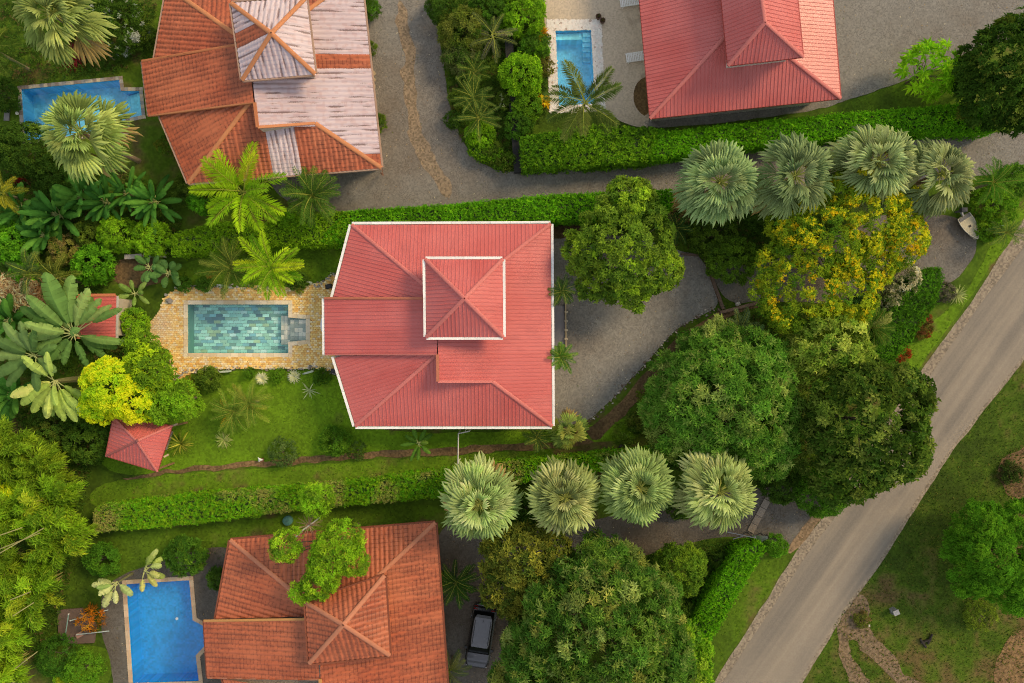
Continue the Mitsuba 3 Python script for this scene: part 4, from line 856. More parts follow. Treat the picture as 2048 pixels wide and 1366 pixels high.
def pinnate(o, az, el, L, nl, ll, col, rng, bend=.9, lw=.05, vee=.35, rcol=(.20, .22, .05)):
    t = np.linspace(0, 1, 9); ang = el - bend * t ** 1.4
    x = np.concatenate([[0], np.cumsum(np.cos(ang[:-1]))]) * L / 8; z = np.concatenate([[0], np.cumsum(np.sin(ang[:-1]))]) * L / 8
    d = np.array([math.cos(az), math.sin(az), 0]); s = np.array([-math.sin(az), math.cos(az), 0])
    rach = o + np.outer(x, d) + np.outer(z, UP)
    tt = np.linspace(.16, .99, nl); pr = np.stack([np.interp(tt, t, rach[:, k]) for k in range(3)], 1)
    tg = unit(np.stack([np.interp(tt, t, np.gradient(rach[:, k])) for k in range(3)], 1)); up = np.cross(tg, s[None]) * -1; up = np.where(up[:, 2:] < 0, -up, up)
    ln = ll * np.sin(np.pi * (.12 + .80 * tt)) ** .7; ms = []; cs = []
    for sg in (-1, 1):
        fw = (.45 + .75 * tt)[:, None]
        dd = unit(s * sg + tg * fw + up * vee + rng.normal(0, .07, (nl, 3)))
        m, c = leaves(pr, dd, up + s * sg * -.5, ln * rng.uniform(.85, 1.1, nl), np.full(nl, lw), np.array(col) * rng.uniform(.8, 1.2, (nl, 1)), .1, .22)
        ms.append(m); cs.append(c)
    m = tube(rach, np.linspace(.03, .006, 9), 4); ms.append(m); cs.append(np.tile(rcol, (len(m[0]), 1)))
    return cat(ms), np.vstack(cs)
def feather_palm(label, px, py, r, h, cols, n=16, name='feather_palm', cat_='palm tree', nl=26, ll=None, lw=.055, el0=1.15, el1=-.05, bend=1.0, stems=1, trunk=.1, vee=.35, odd=None, group=None):
    rng = rnd(); t = thing(name, label, cat_, group); c = P(px, py, h); Rm = M(r, h); ll = ll or Rm * .36
    part(t, 'trunk', cat([tube([c * [1, 1, 0] + rng.normal(0, .2, 3) * [1, 1, 0] * (stems > 1), c * [1, 1, .6], c], [trunk * 1.2, trunk, trunk * .8], 7) for _ in range(stems)]), 'solid', (.20, .17, .10))
    for i in range(n):
        u = (i + .5) / n; az = i * 2.39996 + rng.normal(0, .2); el = el0 + (el1 - el0) * u + rng.normal(0, .1)
        col = np.array(cols[rng.integers(len(cols))]) * rng.uniform(.85, 1.15)
        if odd and i in odd[0]: col = np.array(odd[1])
        L = Rm * (1.05 + .15 * math.sin(max(el, 0))) * rng.uniform(.85, 1.1)
        m, cc = pinnate(c + rng.normal(0, .05, 3) * (1 + stems * .6) * [1, 1, .3], az, el, L, nl, ll, col, rng, bend * (.7 + .5 * max(el, 0)), lw, vee)
        part(t, 'frond', m, 'leaf', cc)
    return t
AR = [(.16, .26, .012), (.20, .30, .014), (.12, .22, .012), (.24, .30, .016)]
ARD = [(.055, .11, .018), (.07, .135, .02), (.045, .09, .014)]
feather_palm('big yellow green feather palm below the weathered tile roof', 488, 385, 88, 4.2, AR, n=15, nl=30, ll=.85, lw=.09, bend=.8)
feather_palm('dense dark green palm right of the big yellow palm', 626, 393, 54, 3.2, ARD, n=34, nl=16, ll=.5, lw=.075)
feather_palm('bright yellow green areca palm above the tiled pool', 545, 535, 64, 3.0, AR + [(.09, .2, .012)], n=24, nl=22, ll=.55, lw=.085, stems=3)
feather_palm('dull green clumping palm left of the bright areca palm', 465, 535, 54, 2.4, [(.06, .11, .02), (.08, .13, .025), (.10, .13, .03)], n=30, nl=22, ll=.42, lw=.04, stems=3, odd=((25, 29), (.22, .15, .03)))
feather_palm('coconut palm leaning over the small turquoise pool', 1170, 205, 78, 5.2, [(.085, .12, .03), (.12, .15, .04), (.07, .11, .025)], n=15, nl=36, ll=.75, lw=.065, bend=.75, el0=.8, el1=-.35, vee=-.15)
feather_palm('clumping palm with yellow fronds on the main lawn, left crown', 468, 822, 44, 1.5, [(.11, .18, .03), (.14, .20, .035)], n=24, nl=20, ll=.35, lw=.035, odd=((20, 21, 22), (.34, .24, .03)))
feather_palm('clumping palm on the main lawn, right crown without orange', 500, 806, 44, 1.6, [(.11, .18, .03), (.13, .19, .035), (.18, .22, .045)], n=24, nl=20, ll=.35, lw=.035, odd=((5, 9), (.20, .20, .04)))
DP = [(.06, .105, .025), (.08, .13, .03), (.05, .09, .02)]
feather_palm('spiky green palm left of the dark boundary gap, lowest', 957, 237, 42, 1.6, DP, n=22, nl=18, ll=.3, lw=.04, bend=.6)
feather_palm('spiky green palm left of the dark boundary gap, middle', 947, 196, 42, 1.6, DP, n=22, nl=18, ll=.3, lw=.04, bend=.6)
feather_palm('spiky green palm left of the dark boundary gap, topmost', 948, 145, 34, 1.4, [(.05, .095, .02), (.06, .11, .02)], n=18, nl=16, ll=.28, lw=.04, bend=.6)
feather_palm('drooping grey half dead palm in the upper planting strip', 985, 72, 48, 2.6, [(.16, .17, .11), (.20, .20, .14), (.11, .14, .06)], n=13, nl=26, ll=.32, lw=.025, el0=.6, el1=-.6)
feather_palm('small dark palm at the north east eave of the main villa', 1124, 582, 30, 3.0, [(.04, .085, .02), (.06, .11, .022)], n=20, nl=18, ll=.3, lw=.04)
feather_palm('small green palm at the east eave beside the entrance porch', 1122, 714, 27, 3.0, [(.06, .135, .02), (.08, .16, .022)], n=20, nl=18, ll=.28, lw=.045)
feather_palm('dark green palm below the south east gutter corner', 1075, 875, 30, 1.6, [(.045, .085, .02), (.06, .10, .022)], n=18, nl=14, ll=.3, lw=.05)
fan_palm('ruffled fan palm with yellowish leaves below the south east gutter corner', 1136, 862, 40, 2.2, [(.13, .18, .05), (.20, .22, .06), (.09, .14, .04)], n=17, seg=13, trunk=.08)
feather_palm('dark spiky palm between olive tree and first silver palm', 1352, 458, 30, 1.8, [(.025, .06, .018), (.035, .075, .02)], n=18, nl=16, ll=.3, lw=.045)
feather_palm('green palm with pale new frond beside the wedge hedge', 1742, 655, 42, 3.0, [(.06, .12, .02), (.085, .15, .025)], n=22, nl=22, ll=.4, lw=.05, odd=((3, 8), (.22, .24, .09)))
feather_palm('grey green palm behind the dome shaped tree', 1475, 658, 40, 3.6, [(.075, .11, .05), (.09, .125, .055)], n=14, nl=20, ll=.4, lw=.05)
feather_palm('palm fronds cut off by the left edge beside the corner fan palm', -10, 100, 52, 3.5, [(.06, .10, .015), (.08, .12, .02)], n=14, nl=26, ll=.5, lw=.05)
feather_palm('golden feathery palm at the left edge above the banana thicket', 8, 388, 42, 2.8, [(.20, .20, .02), (.16, .17, .02)], n=11, nl=24, ll=.4, lw=.04)
feather_palm('dark feather palm among the left thicket', 62, 545, 44, 3.0, [(.05, .09, .03), (.07, .11, .035)], n=12, nl=26, ll=.45, lw=.04)
feather_palm('olive feather palm behind the giant banana leaves', 112, 556, 48, 3.2, [(.085, .11, .02), (.11, .13, .025)], n=12, nl=30, ll=.45, lw=.03)
feather_palm('small palm at the bottom edge beside the orange tile roof', 900, 1340, 40, 2.0, [(.09, .12, .035), (.14, .15, .05), (.06, .10, .02)], n=14, nl=20, ll=.35, lw=.04)
feather_palm('round dark green cycad between the car and orange roof', 912, 1165, 42, 1.8, [(.025, .062, .010), (.032, .075, .012)], n=30, nl=20, ll=.36, lw=.05, name='cycad', cat_='cycad')
feather_palm('spiky palm beside the trash bag at the roadside', 2012, 466, 32, 1.6, [(.07, .12, .03), (.09, .14, .035)], n=18, nl=16, ll=.3, lw=.04)
feather_palm('green feather palm right of the last silver palm', 1985, 365, 44, 2.6, [(.05, .13, .015), (.08, .17, .02)], n=16, nl=22, ll=.4, lw=.05)

# spiky strap plants
def strap(label, px, py, r, h, cols, n=40, w=.06, name='strap_plant', cat_='plant', group=None, z0=.0, el=(1.2, .1)):
    rng = rnd(); t = thing(name, label, cat_, group); c = P(px, py, h * .3); c = np.array([c[0], c[1], z0]); Rm = M(r, h * .5)
    u = (np.arange(n) + .5) / n; az = np.arange(n) * 2.39996 + rng.normal(0, .15, n); e = el[0] + (el[1] - el[0]) * u + rng.normal(0, .1, n); L = Rm * rng.uniform(.8, 1.15, n)
    d = np.stack([np.cos(az), np.sin(az), np.zeros(n)], 1); s = np.stack([-np.sin(az), np.cos(az), np.zeros(n)], 1)
    S = []
    for q, wd in ((0, .7), (.35, 1.0), (.7, .75), (1.0, .05)):
        ctr = c + d * (L * q * np.cos(e * (1 - .25 * q)))[:, None] + UP * (h * q * np.sin(e) * (1.25 - .55 * q) + .05 - .25 * h * q * q * (e < .6))[:, None]
        ctr[:, 2] = np.maximum(ctr[:, 2], .04)
        S.append(np.stack([ctr - s * (w * wd / 2), ctr + s * (w * wd / 2)], 1))
    v = np.concatenate(S, 1).reshape(-1, 3); f = np.array([[0, 2, 3, 1], [2, 4, 5, 3], [4, 6, 7, 5]])[None] + 8 * np.arange(n)[:, None, None]
    col = np.asarray(cols)[rng.integers(0, len(cols), n)] * rng.uniform(.8, 1.2, (n, 1))
    part(t, 'leaves', (v, f.reshape(-1, 4)), 'leaf', np.repeat(col, 8, 0))
    return t
strap('yellow striped strap leaved plant beside the gazebo', 360, 888, 30, .9, [(.12, .16, .02), (.28, .27, .05), (.07, .11, .015)], 70, .07)
strap('low plant with orange leaf tips at the terrace corner', 385, 768, 26, .7, [(.16, .16, .02), (.07, .12, .015), (.22, .15, .02)], 40, .08)
strap('spiky grey agave on the main lawn', 618, 781, 22, .7, [(.22, .26, .16), (.30, .33, .22)], 15, .07)
strap('pale spiky agave on the verge beside the road', 1916, 590, 24, .7, [(.16, .19, .08), (.22, .24, .11)], 34, .07)
strap('low green ring plant with pale rim on the main lawn', 447, 880, 20, .5, [(.20, .24, .07), (.12, .2, .03), (.30, .30, .15)], 110, .05, el=(1.0, .25))
strap('white variegated tuft at the terrace edge, left one', 523, 757, 15, .55, [(.45, .45, .28), (.36, .38, .22), (.52, .50, .36)], 90, .06, group=None)
strap('white variegated tuft at the terrace edge, right one', 588, 753, 15, .55, [(.45, .45, .28), (.36, .38, .22), (.52, .50, .36)], 90, .06)
strap('dark red bromeliad bed below the corner fan palm', 150, 112, 36, .7, [(.07, .008, .012), (.10, .012, .015), (.04, .02, .012)], 90, .10)
strap('small red bromeliad at the left edge', 40, 360, 20, .6, [(.16, .012, .012), (.09, .015, .012)], 40, .09)
strap('orange yellow croton left of the small turquoise pool, upper', 1082, 68, 20, .9, [(.42, .24, .01), (.36, .28, .015), (.30, .14, .01)], 44, .14)
strap('orange yellow croton left of the small turquoise pool, lower', 1088, 203, 18, .9, [(.40, .26, .01), (.36, .30, .015), (.30, .16, .01)], 40, .14)

# ------------------------------------------------------------------ big paddle leaves (each leaf its own part)
def paddle(o, az, el, Lp, L, W, col, rng, bend=.8, torn=.0, rib=None, rows=13):
    t = np.linspace(0, 1, rows); ang = el - bend * t
    pet = np.array([[0, 0], [Lp * .5 * math.cos(el), Lp * .5 * math.sin(el)], [Lp * math.cos(el), Lp * math.sin(el)]])
    x = pet[2, 0] + np.concatenate([[0], np.cumsum(np.cos(ang[:-1]))]) * L / (rows - 1); z = pet[2, 1] + np.concatenate([[0], np.cumsum(np.sin(ang[:-1]))]) * L / (rows - 1)
    d = np.array([math.cos(az), math.sin(az), 0]); s = np.array([-math.sin(az), math.cos(az), 0])
    mid = o + np.outer(x, d) + np.outer(z, UP); w = W / 2 * np.sin(np.pi * np.clip(.06 + .90 * t, 0, 1)) ** .55; w[-1] = .02
    rib = np.array(col) * 1.5 if rib is None else np.array(rib); V, F, C = [], [], []
    for sg in (-1, 1):
        for i in range(rows - 1):
            k = len(V); g = rng.uniform(0, torn) ** 1.5 * 1.6; sl = .22
            a, b = mid[i], mid[i + 1]; sp = rng.uniform(.95, 1.03) * (1 - .28 * (rng.uniform() < torn * .35))
            oa = a + s * sg * w[i] * sp + d * .12 * W - UP * (w[i] * sl + g * .12); ob = b + s * sg * w[i + 1] * sp + d * .12 * W - UP * (w[i + 1] * sl + g * .12)
            ob = ob - (ob - oa) * g * .35
            V += [a, b, ob, oa]; F.append((k, k + 1, k + 2, k + 3) if sg < 0 else (k + 3, k + 2, k + 1, k))
            c = np.array(col) * rng.uniform(.72, 1.2) * (.85 + .3 * t[i]); C += [rib * .6 + c * .4, rib * .6 + c * .4, c, c]
    m = tube([o, o + d * pet[1, 0] + UP * pet[1, 1], mid[0]], [.05, .035, .02], 5)
    n = len(V); v = np.vstack([V, m[0]]); f = np.array(F); f = np.vstack([f[:, [0, 1, 2]], f[:, [0, 2, 3]], m[1] + n])
    return (v, f), np.vstack([C, np.tile((.25, .27, .14), (len(m[0]), 1))])
def paddle_plant(label, px, py, h, specs, cols, name='banana_plant', cat_='plant', torn=.3, group=None, trunk=.1, bend=.7, z=None):
    """specs: leaf list (azimuth deg, elevation, petiole m, length m, width m)."""
    rng = rnd(); t = thing(name, label, cat_, group); c = P(px, py, h)
    part(t, 'stem', tube([c * [1, 1, 0], c * [1, 1, .6], c], [trunk * 1.3, trunk, trunk * .6], 7), 'solid', (.16, .16, .07))
    for (az, el, lp, L, W) in specs:
        m, cc = paddle(c + rng.normal(0, .06, 3), math.radians(az), el, lp, L, W, (np.array(cols[rng.integers(len(cols))]) if rng.uniform() > .05 or torn < .15 else np.array((.15, .125, .045))) * rng.uniform(.8, 1.15), rng, bend * rng.uniform(.7, 1.3), torn)
        part(t, 'leaf', m, 'leaf', cc)
    return t
def auto(n, rng, L, W, lp, e0=1.2, e1=.15, az0=0, span=360):
    return [(az0 + (i * 137.5) % 360 * span / 360 + rng.normal(0, 8), e0 + (e1 - e0) * (i + .5) / n + rng.normal(0, .08), lp * rng.uniform(.7, 1.2), L * rng.uniform(.75, 1.15), W * rng.uniform(.8, 1.1)) for i in range(n)]
BN = [(.065, .125, .035), (.085, .15, .045), (.045, .095, .025), (.12, .18, .06)]
BL = [(.20, .27, .07), (.26, .31, .09), (.15, .21, .05)]  # pale leaf set, with the sunlight put into the colour
HC = [(.030, .090, .016), (.040, .115, .020), (.022, .070, .014), (.055, .135, .022)]
# the giant bird-of-paradise clumps
paddle_plant('giant banana like plant spreading torn leaves over the shed', 148, 668, 3.2, [(104, .6, .9, 3.6, 1.5), (84, .55, .9, 3.3, 1.2), (58, .6, .9, 3.1, 1.0), (40, .55, 1.1, 2.7, .7), (22, .45, 2.0, 2.5, .55), (30, .5, 1.7, 2.4, .5), (-8, .35, .9, 3.1, .6), (-18, .25, .6, 2.6, .7), (128, .7, .9, 2.8, .9), (150, .6, .9, 2.9, .75), (168, .5, .7, 2.6, .8), (186, .45, .8, 2.4, .7), (205, .4, .6, 2.2, .65), (228, .35, .5, 2.2, .7), (250, .3, .5, 1.8, .6), (118, .4, .5, 1.9, .7), (95, .2, .8, 2.4, .8), (70, .15, .7, 2.3, .8), (140, .15, .8, 2.5, .8), (175, .05, .7, 2.4, .7), (-40, .1, .7, 2.2, .6), (-70, .15, .5, 1.9, .6), (10, 1.2, .8, 2.4, .6), (160, 1.15, .8, 2.4, .7)], BN, torn=.35, trunk=.22, bend=.75)
paddle_plant('giant banana like plant with sunlight painted into its yellowish lower leaves', 112, 762, 3.0, [(262, .4, .7, 2.0, .75), (285, .35, .7, 2.2, .7), (300, .4, .8, 2.6, .7), (318, .4, .9, 2.6, .6), (335, .3, .8, 2.3, .5), (240, .45, .5, 2.0, .8), (218, .5, .4, 2.4, .8), (200, .5, .4, 2.7, .8), (275, .8, .6, 2.0, .7), (310, .9, .6, 2.0, .6), (250, 0., .6, 2.2, .7), (292, -.05, .8, 2.3, .6), (325, 0., .8, 2.2, .6), (80, .8, .6, 2.0, .6), (130, .7, .6, 2.0, .7)], BL, torn=.3, trunk=.2, bend=.75)
paddle_plant('giant banana like plant at the left edge below the dead fronds', 70, 712, 3.2, [(60, .9, .5, 2.2, .7), (90, .8, .5, 2.4, .7), (120, .7, .5, 2.4, .75), (150, .6, .5, 2.6, .8), (180, .5, .5, 2.8, .75), (210, .4, .5, 2.6, .8), (235, .4, .5, 2.2, .7), (20, .6, .5, 1.8, .6), (330, .5, .5, 1.8, .7), (280, .4, .5, 1.9, .7), (0, .3, .4, 1.6, .6)], [(.045, .085, .03), (.06, .11, .035), (.085, .135, .05)], torn=.2, trunk=.2)
_r = rnd()
for (px, py, n, L, W, lab) in ((45, 420, 13, 1.6, .42, 'heliconia clump at the left edge below the golden palm'), (118, 430, 15, 1.8, .45, 'broad dark heliconia clump in the left thicket'), (165, 395, 12, 1.6, .42, 'heliconia clump below the pool side fan palm'),
                              (215, 405, 14, 1.6, .34, 'slender leaved heliconia clump above the lime bush'), (258, 388, 14, 1.6, .26, 'narrow leaved heliconia clump in the middle of the thicket'), (310, 405, 17, 1.7, .34, 'rightmost dark heliconia clump of the thicket'), (90, 470, 12, 1.5, .42, 'heliconia clump with a dead pale leaf'),
                              (22, 640, 10, 1.8, .5, 'dark heliconia clump at the left edge by the dead fronds'), (30, 790, 10, 1.8, .5, 'dark heliconia clump below the left edge banana plant')):
    paddle_plant(lab, px, py, 1.3, auto(int(n * 1.7), _r, L, W * 1.25, .5, 1.35), HC, name='heliconia', torn=.05, trunk=.08, bend=.6)
TR = [(.045, .10, .030), (.06, .125, .04), (.035, .08, .022)]
paddle_plant('dark broad leaved taro behind the tiled pool, right clump', 338, 545, .9, auto(11, _r, .85, .5, .35, 1.0, .05), TR, name='taro', torn=0, trunk=.06)
paddle_plant('dark broad leaved taro behind the tiled pool, left clump', 300, 535, .9, auto(11, _r, .8, .45, .35, 1.0, .05), TR, name='taro', torn=0, trunk=.06)
paddle_plant('pale green taro beside the terrace rock', 272, 588, .8, auto(7, _r, .85, .42, .35, .8, .05), [(.10, .17, .04), (.13, .20, .055)], name='taro', torn=0, trunk=.06)
paddle_plant('small banana plant below the south gutter of the main villa', 838, 885, 1.2, auto(10, _r, 1.1, .32, .3, 1.0, .2), [(.06, .13, .02), (.12, .19, .03), (.04, .09, .014)], torn=.1, trunk=.06)
paddle_plant('pale fan leaved plant left of the blue pool corner', 235, 1165, 1.9, auto(9, _r, 1.1, .55, .5, .9, -.1, 170, 160), [(.20, .25, .10), (.12, .18, .06), (.26, .29, .14)], torn=.35, trunk=.08)
paddle_plant('pale fan leaved plant above the blue pool corner', 290, 1140, 1.9, auto(8, _r, 1.0, .5, .5, .9, -.1, -70, 160), [(.20, .25, .10), (.16, .21, .06), (.30, .30, .10)], torn=.35, trunk=.08)
paddle_plant('pale leaved plant in the bottom left corner', 15, 1350, 1.9, auto(10, _r, 1.2, .45, .5, .9, 0), [(.12, .16, .05), (.22, .25, .11), (.08, .11, .03)], torn=.3, trunk=.08)
paddle_plant('broad leaved plant between the olive tree and wedge hedge', 1510, 675, 2.0, auto(7, _r, .9, .4, .3, .9, .1), [(.07, .13, .05), (.10, .16, .03)], torn=.1, trunk=.06)

